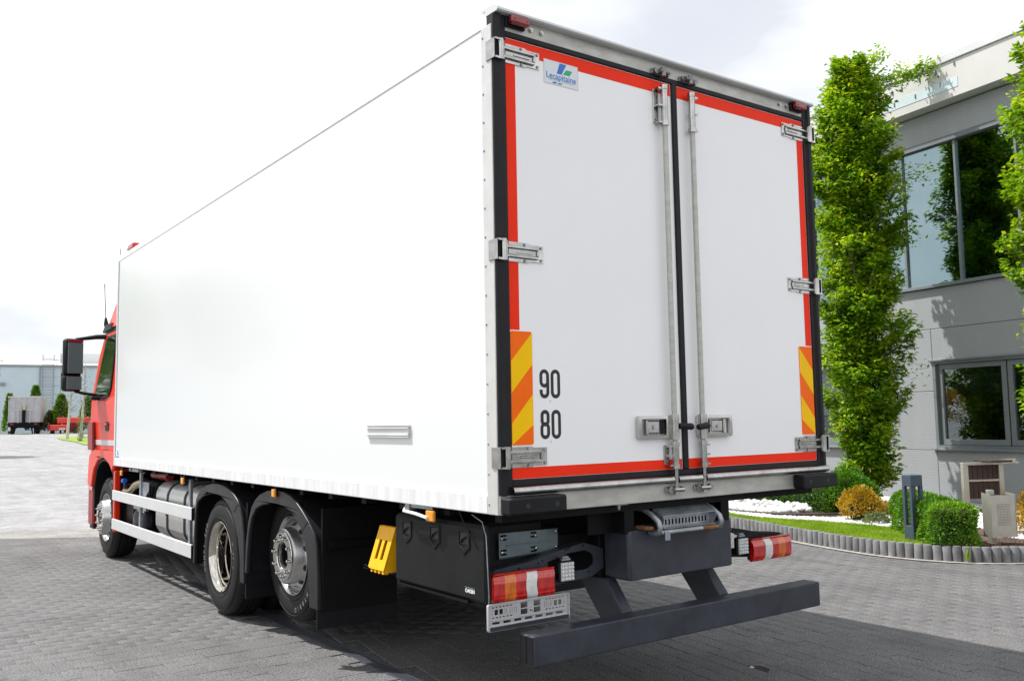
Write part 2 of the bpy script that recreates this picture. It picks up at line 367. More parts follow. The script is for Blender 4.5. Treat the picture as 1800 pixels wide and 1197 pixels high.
PANG = rad(9.5)
def paver_mat(name, c_lo, c_hi, joint, brick):
    m = bpy.data.materials.new(name); m.use_nodes = True; t = m.node_tree; L = t.links.new
    b = t.nodes['Principled BSDF']; b.inputs['Roughness'].default_value = 0.85; b.inputs['Specular IOR Level'].default_value = 0.3
    g = t.nodes.new('ShaderNodeNewGeometry')
    grit = N(t, 'ShaderNodeTexNoise'); grit.inputs['Scale'].default_value = 95; grit.inputs['Detail'].default_value = 3; grit.inputs['Roughness'].default_value = 0.7
    L(g.outputs['Position'], grit.inputs['Vector'])
    r = N(t, 'ShaderNodeValToRGB'); e = r.color_ramp.elements
    e[0].position = 0.36; e[0].color = (*[c*0.40 for c in c_lo], 1); e[1].position = 0.48; e[1].color = (*c_lo, 1)
    x = e.new(0.58); x.color = (*c_hi, 1); x = e.new(0.68); x.color = (*[min(1, c*1.9) for c in c_hi], 1)
    L(grit.outputs['Fac'], r.inputs[0])
    big = N(t, 'ShaderNodeTexNoise'); big.inputs['Scale'].default_value = 0.9; big.inputs['Detail'].default_value = 7; big.inputs['Roughness'].default_value = 0.65
    L(g.outputs['Position'], big.inputs['Vector'])
    mr = N(t, 'ShaderNodeMapRange'); mr.inputs['From Min'].default_value = 0.3; mr.inputs['From Max'].default_value = 0.7; mr.inputs['To Min'].default_value = 0.80; mr.inputs['To Max'].default_value = 1.16
    L(big.outputs['Fac'], mr.inputs[0])
    oi = t.nodes.new('ShaderNodeObjectInfo'); ad = N(t, 'ShaderNodeMath', operation='ADD'); fr = N(t, 'ShaderNodeMath', operation='FRACT')
    L(g.outputs['Random Per Island'], ad.inputs[0]); L(oi.outputs['Random'], ad.inputs[1]); L(ad.outputs[0], fr.inputs[0])
    mr2 = N(t, 'ShaderNodeMapRange'); mr2.inputs['To Min'].default_value = 0.94; mr2.inputs['To Max'].default_value = 1.05; L(fr.outputs[0], mr2.inputs[0])
    st_ = N(t, 'ShaderNodeTexNoise'); st_.inputs['Scale'].default_value = 2.3; st_.inputs['Detail'].default_value = 8; st_.inputs['Roughness'].default_value = 0.7; st_.inputs['Distortion'].default_value = 0.6
    L(g.outputs['Position'], st_.inputs['Vector'])
    ms_ = N(t, 'ShaderNodeMapRange'); ms_.inputs['From Min'].default_value = 0.60; ms_.inputs['From Max'].default_value = 0.72; ms_.inputs['To Min'].default_value = 1.0; ms_.inputs['To Max'].default_value = 0.72; L(st_.outputs['Fac'], ms_.inputs[0])
    tm = N(t, 'ShaderNodeMapping'); tm.inputs['Scale'].default_value = (1.6, 0.16, 1.0); tm.inputs['Rotation'].default_value = (0, 0, 0.25); L(g.outputs['Position'], tm.inputs[0])
    tn = N(t, 'ShaderNodeTexNoise'); tn.inputs['Scale'].default_value = 1.5; tn.inputs['Detail'].default_value = 4; L(tm.outputs[0], tn.inputs['Vector'])
    tr_ = N(t, 'ShaderNodeMapRange'); tr_.inputs['From Min'].default_value = 0.52; tr_.inputs['From Max'].default_value = 0.68; tr_.inputs['To Min'].default_value = 1.0; tr_.inputs['To Max'].default_value = 0.86; L(tn.outputs['Fac'], tr_.inputs[0])
    m1 = N(t, 'ShaderNodeMath', operation='MULTIPLY'); L(ms_.outputs[0], m1.inputs[0]); L(tr_.outputs[0], m1.inputs[1])
    m0 = N(t, 'ShaderNodeMath', operation='MULTIPLY'); L(mr.outputs[0], m0.inputs[0]); L(m1.outputs[0], m0.inputs[1])
    mu = N(t, 'ShaderNodeMath', operation='MULTIPLY'); L(m0.outputs[0], mu.inputs[0])
    if brick: mu.inputs[1].default_value = 1.0
    else: L(mr2.outputs[0], mu.inputs[1])
    h = N(t, 'ShaderNodeVectorMath', operation='SCALE'); L(r.outputs[0], h.inputs[0]); L(mu.outputs[0], h.inputs['Scale'])
    col = h.outputs[0]
    if brick:
        mpn = N(t, 'ShaderNodeMapping'); mpn.vector_type = 'POINT'; mpn.inputs['Rotation'].default_value = (0, 0, 0)
        L(g.outputs['Position'], mpn.inputs[0])
        bt = N(t, 'ShaderNodeTexBrick'); bt.inputs['Scale'].default_value = 1.0; bt.inputs['Mortar Size'].default_value = 0.004
        bt.inputs['Brick Width'].default_value = 0.2; bt.inputs['Row Height'].default_value = 0.135; bt.inputs['Mortar Smooth'].default_value = 0.1
        bt.inputs['Color1'].default_value = (0.86, 0.86, 0.86, 1); bt.inputs['Color2'].default_value = (1.12, 1.12, 1.12, 1); bt.inputs['Mortar'].default_value = (joint, joint, joint, 1)
        L(mpn.outputs[0], bt.inputs['Vector'])
        mm = N(t, 'ShaderNodeMix'); mm.data_type = 'RGBA'; mm.blend_type = 'MULTIPLY'; mm.inputs['Factor'].default_value = 1.0
        L(col, mm.inputs['A']); L(bt.outputs['Color'], mm.inputs['B']); col = mm.outputs['Result']
    L(col, b.inputs['Base Color'])
    bp = N(t, 'ShaderNodeBump'); bp.inputs['Strength'].default_value = 0.35; bp.inputs['Distance'].default_value = 0.004
    L(grit.outputs['Fac'], bp.inputs['Height']); L(bp.outputs[0], b.inputs['Normal'])
    return m
M['ground'] = paver_mat('ground_pavers_far', (0.106, 0.106, 0.107), (0.165, 0.164, 0.163), 0.5, True)
M['paver'] = paver_mat('paver_stone', (0.106, 0.105, 0.108), (0.165, 0.163, 0.165), 0.5, False)
M['light_paver'] = paver_mat('light_pavers', (0.26, 0.26, 0.268), (0.32, 0.32, 0.328), 0.85, True)
M['band'] = paver_mat('band_pavers', (0.23, 0.226, 0.216), (0.30, 0.295, 0.283), 0.8, True)
M['bedding'] = mat('bedding_sand', (0.035, 0.033, 0.030), 0.9, var=0.3, vscale=20, world=True)
M['concrete'] = mat('concrete', (0.185, 0.185, 0.19), 0.85, var=0.35, vscale=7, bump=0.25, bscale=90, island=0.2)
M['pale_strip'] = mat('pale_strip', (0.33, 0.31, 0.28), 0.85, var=0.2, vscale=12, world=True)

ground = sheet('ground', [(-900, -400), (900, -400), (900, 1800), (-900, 1800)], -0.007, 'ground')
BD = Vector((0.83, -0.56)).normalized()
def bl(o, t): return (o[0]+BD.x*t, o[1]+BD.y*t)
B0, B1 = (-0.16, 11.6), (0.0, 12.9)
sheet('paving_band', [bl(B0, -60), bl(B0, 7.4), bl(B1, 7.4), bl(B1, -60)], -0.004, 'band')
sheet('far_paving', [bl(B1, -60), bl(B1, 7.4), (7.5, 14.5), (16, 60), (60, 160), (-160, 160), (-160, 90)], -0.005, 'light_paver')

# kerb curve of the planted bed
KP = [(9.9, 16.5), (9.2, 11.5), (8.5, 7.6), (7.92, 5.35), (7.48, 3.92), (7.23, 2.92), (7.19, 2.25), (7.40, 1.62), (7.85, 1.22), (8.7, 0.92), (10.2, 0.72), (12.2, 0.6)]
def crom(P, step):
    o = []
    for i in range(len(P)-1):
        p0 = np.array(P[max(i-1, 0)]); p1 = np.array(P[i]); p2 = np.array(P[i+1]); p3 = np.array(P[min(i+2, len(P)-1)])
        for t in np.linspace(0, 1, 24, endpoint=False):
            o.append(0.5*((2*p1)+(p2-p0)*t+(2*p0-5*p1+4*p2-p3)*t*t+(3*p1-p0-3*p2+p3)*t**3))
    o.append(np.array(P[-1])); o = np.array(o)
    d = np.r_[0, np.cumsum(np.linalg.norm(np.diff(o, axis=0), axis=1))]
    n = int(d[-1]/step); s = np.arange(n+1)*step
    return np.c_[np.interp(s, d, o[:, 0]), np.interp(s, d, o[:, 1])]
KC = crom(KP, 0.098)
def in_poly(x, y, P):
    c = False; j = len(P)-1
    for i in range(len(P)):
        xi, yi = P[i]; xj, yj = P[j]
        if (yi > y) != (yj > y) and x < (xj-xi)*(y-yi)/(yj-yi)+xi: c = not c
        j = i
    return c
GARDEN = [tuple(p) for p in KC[::4]] + [(16, 0.5), (16, 17)]
# outer normal offset of the kerb (towards the yard)
def koff(i, d):
    a = KC[max(i-1, 0)]; b = KC[min(i+1, len(KC)-1)]; t = (b-a)/np.linalg.norm(b-a); n = np.array((t[1], -t[0]))
    if i and n[0] > 0.5: pass
    return KC[i] + n*d
# yard lies at smaller x along most of the curve
tmid = koff(60, 0.2); SG = 1.0 if not in_poly(tmid[0], tmid[1], GARDEN) else -1.0
strip = [tuple(koff(i, SG*0.125)) for i in range(0, len(KC), 3)] + [tuple(KC[i]) for i in range(0, len(KC), 3)][::-1]
sheet('kerb_strip', strip, 0.003, 'pale_strip')
kerb = root('palisade_kerb', (7.2, 2.5, 0), 'low curved edging of upright grey concrete posts around the planted bed', 'kerb')
pm = MB(); pm.lathe([(-0.06, 0.0), (-0.06, 0.05), (0.155, 0.05), (0.168, 0.043), (0.170, 0.0)], (0, 0, 0), n=12, axis='z')
kp0 = pm.build('edging_post', 'concrete', kerb, origin=(0, 0, 0)); first = True
for i, p in enumerate(KC):
    if p[1] > 9.0 or p[0] > 12.0: continue
    o = kp0 if first else kp0.copy()
    if not first: COL.objects.link(o); o.parent = kerb
    first = False
    o.location = Vector((p[0], p[1], random.uniform(-0.004, 0.004))) - FR[kerb.name]; o.rotation_euler = (random.uniform(-0.02, 0.02), random.uniform(-0.02, 0.02), random.uniform(0, 6))

# drain channel
DX0, DX1, DY0, DY1 = 0.335, 0.435, -0.6, 6.2
drain = root('drain_channel', (0.385, 3, 0), 'narrow black slotted drain grate set in the paving beside the rear wheels', 'drain')
d = MB(); d.box(DX0, DX0+0.012, DY0, DY1, -0.05, 0.001); d.box(DX1-0.012, DX1, DY0, DY1, -0.05, 0.001); d.box(DX0+0.012, DX1-0.012, DY0, DY1, -0.05, -0.045)
d.build('channel_frame', 'cast_grey', drain, smooth=0)
g = MB(); y = DY0+0.02
while y < DY1-0.02:
    g.box(DX0+0.0125, DX1-0.0125, y, y+0.014, -0.012, -0.001); y += 0.022
go = g.build('grate', 'cast_grey', drain, smooth=0); go['kind'] = 'stuff'

# pavers
tu = np.array((math.sin(PANG), math.cos(PANG))); tv = np.array((math.cos(PANG), -math.sin(PANG)))
cands = []
def try_paver(c, rot, i, j):
    p = Vector((c[0], c[1], 0)) - CAM; z = p.dot(fw)
    if z < 1.2 or p.length > 13.5: return
    px = 900+1592.6*p.dot(r2)/z; py = 598.5-1592.6*p.dot(u2)/z
    if px < -350 or px > 2150 or py > 1560: return
    rel = np.array(c) - np.array(B0); nb = np.array((-BD.y, BD.x)); nb = nb if nb[1] > 0 else -nb
    if rel @ nb > -0.11: return
    for du, dv in ((0.1, 0.07), (-0.1, 0.07), (0.1, -0.07), (-0.1, -0.07)):
        q = c+tu*du+tv*dv
        if in_poly(q[0], q[1], GARDEN): return
    k = np.argmin(np.sum((KC-c)**2, axis=1))
    if np.sum((KC[k]-c)**2) < 0.2**2: return
    cands.append((0.2*0.135/(z*p.length)*abs(p.z)/p.length if px > 0 and px < 1800 and py < 1197 else 0, c[0], c[1], i, j, rot))
for i in range(-60, 110):
    for j in range(-60, 110):
        c = tv*(i+0.5)*0.135 + tu*((j+0.5)*0.2 + (0.1 if i % 2 else 0.0))
        if c[0] > DX1+0.088: try_paver(c, 0.0, i, j)
for i in range(-20, 130):
    for j in range(-70, 30):
        c = np.array((DX0, 0.0)) + np.array((0.0, 1.0))*(i+0.5)*0.135 + np.array((1.0, 0.0))*((j+0.5)*0.2 + (0.1 if i % 2 else 0.0))
        if c[0] < DX0-0.095 or (c[0] < DX0-0.04 and False): try_paver(c, 1.0, i, j)
# narrow strips beside drain and kerb are bedding level; base sheet shows the same stone there
def paver_geo(l, wd, g_=0.0015):
    a, b = l/2-g_, wd/2-g_; k = 0.0022 if g_ > 0.001 else 0.0014
    V = [(-a, -b, -0.03), (a, -b, -0.03), (a, b, -0.03), (-a, b, -0.03), (-a, -b, -k), (a, -b, -k), (a, b, -k), (-a, b, -k),
         (-a+k, -b+k, 0), (a-k, -b+k, 0), (a-k, b-k, 0), (-a+k, b-k, 0)]
    F = [(0, 1, 5, 4), (1, 2, 6, 5), (2, 3, 7, 6), (3, 0, 4, 7), (4, 5, 9, 8), (5, 6, 10, 9), (6, 7, 11, 10), (7, 4, 8, 11), (8, 9, 10, 11)]
    return V, F
PV, PF = paver_geo(0.2, 0.135); PVT, _ = paver_geo(0.2, 0.135, 0.0007)
pmesh_t = bpy.data.meshes.new('paver_tight'); pmesh_t.from_pydata(PVT, [], PF); pmesh_t.materials.append(M['paver'])
pmesh = bpy.data.meshes.new('paver'); pmesh.from_pydata(PV, [], PF); pmesh.materials.append(M['paver'])
cands.sort(key=lambda c: -c[0])
HOLE = (2.285, 0.315); hole_c = min(cands, key=lambda c: (c[1]-HOLE[0])**2+(c[2]-HOLE[1])**2); cands.remove(hole_c)
ang = math.atan2(tu[1], tu[0])
for sc, x, y, i, j, rot in cands[:300]:
    o = bpy.data.objects.new('paver', pmesh_t if rot else pmesh); COL.objects.link(o); o.parent = ground
    o.location = (x, y, random.uniform(-0.0018, 0.0012)); o.rotation_euler = (random.gauss(0, 0.006), random.gauss(0, 0.005), (0.0 if rot else ang)+random.gauss(0, 0.004))
V = []; F = []; PA = np.array(PV); PB = np.array(PVT); F0 = np.array(PF); n = 0
for sc, x, y, i, j, rot in cands[300:]:
    a = (0.0 if rot else ang)+random.gauss(0, 0.004); R = np.array(((math.cos(a), -math.sin(a), 0), (math.sin(a), math.cos(a), 0), (0, 0, 1)))
    P0 = PB if rot else PA
    tilt = np.array((random.gauss(0, 0.006), random.gauss(0, 0.005)))
    q = P0 @ R.T; q[:, 2] += P0[:, 0]*tilt[0]+P0[:, 1]*tilt[1]+random.uniform(-0.0018, 0.0012)
    V.append(q + np.array((x, y, 0))); F.append(F0+n); n += len(P0)
pv = np_mesh('paver_field', np.vstack(V), np.vstack(F), 'paver', ground); pv['kind'] = 'stuff'
# the broken paver with its missing corner
m = MB(); m.add([(0.2-0.1, p, q) for p, q in ()], [])
a, b = 0.0978, 0.0657
brk = [(-a, -b), (a, -b), (a, b), (0.078, b*0.6), (0.060, -0.004), (0.02, -0.018), (-0.040, -0.006), (-0.066, 0.012), (-0.080, b*0.7), (-a, b)]
m.prism(brk, 'z', -0.03, 0.0); m.xf(Matrix.Translation((hole_c[1], hole_c[2], 0)) @ Matrix.Rotation(ang, 4, 'Z'))
m.build('broken_paver', 'paver', ground, smooth=0, bevel=0.003)
m = MB(); V = [(0, 0, 0.012), (0.022, 0, 0), (0.004, 0.018, 0), (-0.02, 0.006, 0), (-0.01, -0.016, 0), (0.012, -0.018, 0), (0, 0, -0.012)]
m.add(V, [(0, 1, 2), (0, 2, 3), (0, 3, 4), (0, 4, 5), (0, 5, 1), (6, 2, 1), (6, 3, 2), (6, 4, 3), (6, 5, 4), (6, 1, 5)])
mx_ = Matrix.Translation((hole_c[1]-0.06, hole_c[2]+0.055, 0.0)); m.xf(mx_)
M['chip'] = mat('stone_chip', (0.5, 0.48, 0.45), 0.9, var=0.2, vscale=30)
tag(m.build('stone_chip', 'chip', None, smooth=0), 'small pale stone chip beside the broken paver', 'stone chip')
m = MB(); m.add([(x, y, -0.0045) for x, y in ((-0.097, -0.066), (0.097, -0.066), (0.097, 0.066), (-0.097, 0.066))], [(0, 1, 2, 3)]); m.xf(Matrix.Translation((hole_c[1], hole_c[2], 0)) @ Matrix.Rotation(ang, 4, 'Z')); M['shaded_soil'] = mat('shaded_soil', (0.012, 0.011, 0.010), 0.9, var=0.4, vscale=40, world=True)
o = m.build('soil_shade_patch', 'shaded_soil', ground, smooth=0)  # soil sheet coloured near black to stand for the shade of a deeper hole


# ------------------------------------------------------------------ the truck
T = root('box_truck', (1.3, 4.5, 0), 'large white refrigerated box truck with red cab and closed rear doors', 'truck')
Wd, LN = 2.6, 8.03
# cargo body
m = MB(); m.prism([(0.006, 1.2), (2.594, 1.2), (2.594, 3.655), (2.53, 3.705), (0.07, 3.705), (0.006, 3.655)], 'y', 0.052, LN-0.01)
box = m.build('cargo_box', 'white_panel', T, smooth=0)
def mirrored(fn, both=True):
    for k in ((0, 1) if both else (0,)): fn(k)
def lr(make, name, material, parent, **kw):
    os_ = []
    for k in (0, 1):
        m = MB(); make(m)
        if k: m.mir()
        os_.append(m.build(name, material, parent, **kw))
    return os_
lr(lambda m: m.prism([(0.002, 3.637), (0.002, 3.668), (0.010, 3.697), (0.035, 3.716), (0.075, 3.722), (0.15, 3.722), (0.15, 3.706), (0.0085, 3.65), (0.0085, 3.637)], 'y', 0.04, LN), 'roof_rail', 'white_panel', box, smooth=50)
lr(lambda m: (m.box(-0.004, 0.03, 0.092, LN-0.052, 1.17, 1.262, 0.004), m.box(0.03, 0.2, 0.09, LN-0.05, 1.17, 1.1995)), 'lower_rail', 'scuffed_white', box)
lr(lambda m: m.box(-0.006, 0.0055, 0.0, 0.09, 1.17, 3.636, 0.003), 'corner_profile', 'aluminium', box)
lr(lambda m: m.box(-0.006, 0.0055, LN-0.05, LN, 1.17, 3.636, 0.003), 'front_profile', 'white_panel', box)
def rivets(m):
    z = 1.22
    while z < 3.6:
        m.cyl((-0.0065, 0.074, z), (-0.010, 0.074, z), 0.007, 0.004, n=7); z += 0.1475
for o in lr(rivets, 'rivet_row', 'galvanised', box): o['kind'] = 'stuff'
# inspection plate on the left flank
m = MB(); m.box(-0.002, 0.0058, 0.865, 1.385, 1.540, 1.612); m.build('holder_backplate', 'rail_alu', box)
m = MB()
for z0, z1 in ((1.5405, 1.5435), (1.552, 1.557), (1.590, 1.597), (1.6085, 1.6115)): m.box(-0.010, -0.0021, 0.866, 1.384, z0, z1, 0.001)
m.box(-0.010, -0.0021, 0.866, 0.872, 1.544, 1.608); m.build('document_holder', 'aluminium', box)
m = MB(); m.box(0.0050, 0.0056, 7.80, 7.955, 1.255, 1.365); m.build('side_sticker', 'logo_plate', box, smooth=0)
m = MB(); m.prism([(7.89, 1.30), (7.88, 1.355), (7.855, 1.355), (7.868, 1.30)], 'x', 0.0035, 0.0049); m.build('sticker_blue_mark', 'logo_blue', box, smooth=0)
m = MB(); m.prism([(7.865, 1.30), (7.857, 1.322), (7.83, 1.322), (7.838, 1.30)], 'x', 0.0035, 0.0049); m.build('sticker_green_mark', 'logo_green', box, smooth=0)
text('Lecapitaine', 0.032, 'sticker_lettering', 'logo_blue', box, on_left(0.0045, 7.877, 1.278), bold=0.0006)
# rear frame
m = MB(); m.box(0.03, 2.57, -0.004, 0.05, 3.615, 3.6905); m.build('header_rail', 'dull_alu', box, smooth=0)
m = MB(); m.prism([(0.06, 3.691), (-0.042, 3.691), (-0.050, 3.698), (-0.046, 3.712), (-0.02, 3.729), (0.05, 3.737), (0.10, 3.737), (0.10, 3.7235), (0.06, 3.7235)], 'x', 0.004, 2.596); m.build('roof_lip', 'rail_alu', box, smooth=30)
def post(m):
    m.prism([(0.0, 0.045), (0.0, -0.010), (0.010, -0.022), (0.038, -0.024), (0.046, -0.010), (0.078, -0.010), (0.0785, 0.045)], 'z', 1.264, 3.69)
lr(post, 'frame_post', 'rubber', box, smooth=20, bevel=0.002)
m = MB(); m.box(0.079, 2.521, -0.010, 0.03, 3.584, 3.6145, 0.004); m.build('top_seal', 'rubber', box)
m = MB(); m.box(0.079, 2.521, -0.010, 0.03, 1.305, 1.3365, 0.004); m.build('bottom_seal', 'rubber', box)
m = MB(); m.box(0.0, 2.6, -0.012, 0.051, 1.1702, 1.263, 0.003); m.build('rear_apron', 'dull_alu', box)
for x0, x1 in ((0.06, 1.166), (1.202, 1.392), (1.43, 2.586)):
    m = MB(); m.prism([(0.03, 1.2635), (-0.038, 1.2635), (-0.048, 1.270), (-0.051, 1.284), (-0.046, 1.297), (-0.034, 1.3045), (0.03, 1.3045)], 'x', x0, x1); m.build('sill_bar', 'stainless', box, smooth=60)
for x in (0.245, 0.315, 2.355, 2.285):
    m = MB(); m.cyl((x, -0.0045, 3.655), (x, -0.014, 3.655), 0.011, n=12); m.cyl((x, -0.0145, 3.655), (x, -0.018, 3.655), 0.006, n=6); m.build('header_bolt', 'stainless', box)
for x0, x1 in ((0.088, 0.205), (2.40, 2.512)):
    m = MB(); m.box(x0-0.012, x1-0.006, -0.022, -0.0045, 3.634, 3.688, 0.004); lamp = m.build('lamp_base', 'black_plastic', box)
    m = MB(); m.box(x0, x1, -0.060, -0.0225, 3.644, 3.688, 0.009); m.cyl((x0+0.02, -0.0603, 3.666), (x0+0.02, -0.063, 3.666), 0.005, n=8); m.cyl((x1-0.02, -0.0603, 3.666), (x1-0.02, -0.063, 3.666), 0.005, n=8)
    m.build('marker_lamp', 'lens_dark', box)
# doors
def stroke(pts, w, closed=False):
    n = len(pts); L_ = []; R_ = []
    for i in range(n):
        a = Vector(pts[(i-1) % n] if (closed or i > 0) else pts[i]); b = Vector(pts[(i+1) % n] if (closed or i < n-1) else pts[i])
        t = (b-a).normalized(); nn = Vector((-t.y, t.x)); p = Vector(pts[i]); L_.append(p+nn*w/2); R_.append(p-nn*w/2)
    return L_, R_
def digit(m, ch, x, z, y, w=0.062, h=0.148, s=0.019):
    w2, h2 = w-s, h-s
    def ring(z0, hh, ww=w2, xo=0.0):
        r = min(ww/2*0.98, hh/2*0.98); return rrect(x+s/2+xo, x+s/2+xo+ww, z+s/2+z0, z+s/2+z0+hh, r, 6)
    def rib(pts, closed, dy):
        A, B = stroke(pts, s, closed); n = len(pts); v = []
        for p, q in zip(A, B): v += [(p.x, y+dy, p.y), (q.x, y+dy, q.y)]
        m.add(v, [(2*i, 2*i+1, 2*((i+1) % n)+1, 2*((i+1) % n)) for i in range(n if closed else n-1)])
    if ch == '0': rib(ring(0, h2), True, 0)
    if ch == '8':
        rib(ring(0, h2*0.52), True, 0); rib(ring(h2*0.50, h2*0.50, w2*0.9, w2*0.05), True, -0.0006)
    if ch == '9':
        rib(ring(h2*0.42, h2*0.58), True, 0)
        X1 = x+s/2+w2; X0 = x+s/2; r = w2/2
        p = [(X1, z+s/2+h2*0.72), (X1, z+s/2+r)] + [(X0+r+r*math.cos(rad(a)), z+s/2+r+r*math.sin(rad(a))) for a in range(0, -181, -20)][1:] + [(X0, z+s/2+h2*0.27)]
        rib(p, False, -0.0006)
def door(side):
    def fx(x): return x if side == 0 else 2.6-x
    def bxx(m, x0, x1, *a, c=0): m.box(fx(x0), fx(x1), *a, c)
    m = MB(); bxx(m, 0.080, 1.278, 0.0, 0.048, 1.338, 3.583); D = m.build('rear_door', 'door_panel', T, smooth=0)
    m = MB(); bxx(m, 0.083, 1.274, -0.0010, -0.0002, 3.508, 3.580); m.build('red_tape', 'red_tape', D, smooth=0)
    m = MB(); bxx(m, 0.083, 0.143, -0.0010, -0.0002, 2.078, 3.5075); m.build('red_tape', 'red_tape', D, smooth=0)
    m = MB(); bxx(m, 0.083, 1.274, -0.0010, -0.0002, 1.3395, 1.394); m.build('red_tape', 'red_tape', D, smooth=0)
    # marker board
    bx0, bx1, bz0, bz1 = 0.083, 0.218, 1.505, 2.072
    m = MB(); m.prism([(fx(a), b) for a, b in rrect(bx0, bx1, bz0, bz1, 0.012)], 'y', -0.0030, -0.0002); m.build('marker_board', 'board_orange', D, smooth=0)
    H = bz1-bz0; wB = bx1-bx0
    for k0, k1 in ((0.62, 0.90), (0.085, 0.355)):
        # stripes rise towards the vehicle centre
        dz = 0.145 if side == 0 else 0.145
        zz0, zz1 = bz0+H*k0-0.02-0.075, bz0+H*k1-0.02-0.075
        p = [(bx0+0.001, zz0), (bx1-0.001, zz0+dz), (bx1-0.001, zz1+dz), (bx0+0.001, zz1)]
        m = MB(); m.prism([(fx(a), max(bz0+0.001, b)) for a, b in p], 'y', -0.0038, -0.0031); m.build('board_stripe', 'board_yellow', D, smooth=0)
    # hinges
    for zc in (3.497, 2.472, 1.446):
        m = MB(); m.prism([(fx(a), b) for a, b in [(0.048, zc-0.050), (0.205, zc-0.050), (0.215, zc-0.044), (0.298, zc-0.044), (0.298, zc+0.044), (0.215, zc+0.044), (0.205, zc+0.050), (0.048, zc+0.050)]], 'y', -0.006, -0.0012)
        for s_ in (-1, 1): bxx(m, 0.052, 0.262, -0.018, -0.0061, zc+s_*0.023-0.0085, zc+s_*0.023+0.0085, c=0.004)
        bxx(m, 0.255, 0.268, -0.016, -0.0061, zc-0.0140, zc+0.0140, c=0.003); bxx(m, 0.13, 0.235, -0.011, -0.0061, zc-0.006, zc+0.006, c=0.002)
        m.cyl((fx(0.034), -0.030, zc-0.054), (fx(0.034), -0.030, zc+0.054), 0.0155, n=14)
        bxx(m, 0.034, 0.056, -0.034, -0.0062, zc-0.050, zc+0.050, c=0.002)
        h = m.build('hinge', 'stainless', D, bevel=0.0)
        m = MB()
        bxx(m, -0.0125, -0.0065, -0.036, 0.040, zc-0.052, zc+0.052, c=0.002)
        for s_ in (-1, 1): bxx(m, -0.0063, 0.030, -0.042, -0.0265, zc+s_*0.048-0.005, zc+s_*0.048+0.005)
        m.build('hinge_bracket', 'stainless', D)
        m = MB()
        for bx_, bz_ in ((0.18, -0.042), (0.18, 0.042), (0.284, -0.032), (0.284, 0.032)):
            m.cyl((fx(bx_), -0.0062, zc+bz_), (fx(bx_), -0.013, zc+bz_), 0.0085, 0.0065, n=8)
        o = m.build('hinge_bolts', 'galvanised', D); o['kind'] = 'stuff'
    # lock rod
    bx = 1.186; yb = -0.038
    m = MB(); m.cyl((fx(bx), yb, 1.42), (fx(bx), yb, 3.50), 0.0155, n=16); m.build('lock_rod', 'dull_alu', D)
    m = MB(); m.cyl((fx(bx), yb, 1.232), (fx(bx), yb, 1.4195), 0.012, n=14); m.build('rod_end', 'stainless', D)
    for z0, z1 in ((3.305, 3.545), (1.345, 1.492)):
        m = MB(); bxx(m, bx-0.058, bx-0.020, -0.008, -0.0012, z0+0.02, z1-0.02, c=0.002)
        for zz in np.linspace(z0+0.01, z1-0.03, 3): bxx(m, bx-0.05, bx-0.010, -0.045, -0.0081, zz+0.002, zz+0.012)
        m.cyl((fx(bx), yb, z0), (fx(bx), yb, z0+0.025), 0.024, n=16); m.cyl((fx(bx), yb, z0+0.026), (fx(bx), yb, z1-0.026), 0.020, n=16); m.cyl((fx(bx), yb, z1-0.025), (fx(bx), yb, z1), 0.023, n=16)
        for zz in (z0+0.04, (z0+z1)/2, z1-0.05): m.cyl((fx(bx-0.04), -0.0081, zz), (fx(bx-0.04), -0.014, zz), 0.007, n=8)
        m.build('rod_guide', 'stainless', D)
    for zc, y0 in ((3.628, -0.0042), (1.228, -0.0122)):
        m = MB(); bxx(m, bx-0.070, bx+0.068, y0-0.012, y0, zc-0.016, zc+0.016, c=0.004)
        m.cyl((fx(bx-0.048), y0-0.0121, zc), (fx(bx-0.048), y0-0.032, zc), 0.019, n=12); m.cyl((fx(bx+0.05), y0-0.0121, zc), (fx(bx+0.05), y0-0.030, zc), 0.017, n=12)
        m.cyl((fx(bx-0.03), y0-0.036, zc), (fx(bx+0.045), y0-0.036, zc), 0.012, n=12); m.cyl((fx(bx), yb, zc-0.028), (fx(bx), yb, zc+0.024), 0.016, n=14)
        m.build('lock_cam', 'stainless' if zc < 2 else 'cast_alu', D)
    # handle
    hx0, hx1, hz0, hz1 = 0.920, 1.206, 1.513, 1.640
    m = MB(); m.prism([(fx(a), b) for a, b in rrect(hx0, hx1, hz0, hz1, 0.018)], 'y', -0.030, -0.0012, holes=[[(fx(a), b) for a, b in rrect(hx0+0.022, hx1-0.075, hz0+0.018, hz1-0.018, 0.010)]])
    m.build('door_handle', 'chrome', D, bevel=0.004)
    m = MB(); bxx(m, hx0+0.03, hx1-0.08, -0.008, -0.0013, hz0+0.02, hz1-0.02); m.build('handle_recess', 'white_panel' if side else 'galvanised', D)
    m = MB(); bxx(m, hx0+0.075, hx0+0.165, -0.022, -0.0081, hz0+0.028, hz1-0.028, c=0.006); bxx(m, hx0+0.060, hx0+0.072, -0.026, -0.0081, hz0+0.022, hz1-0.022, c=0.003)
    m.cyl((fx(hx0+0.12), -0.0221, 1.576), (fx(hx0+0.12), -0.028, 1.576), 0.012, n=12)
    m.build('handle_latch', 'stainless', D)
    m = MB(); bxx(m, hx0+0.175, hx0+0.205, -0.012, -0.0081, hz0+0.024, hz1-0.024, c=0.002); m.build('latch_pad', 'black_plastic', D)
    m = MB(); m.cyl((fx(bx), yb, 1.505), (fx(bx), yb, 1.645), 0.025, n=18); m.build('handle_hub', 'stainless', D)
    m = MB()
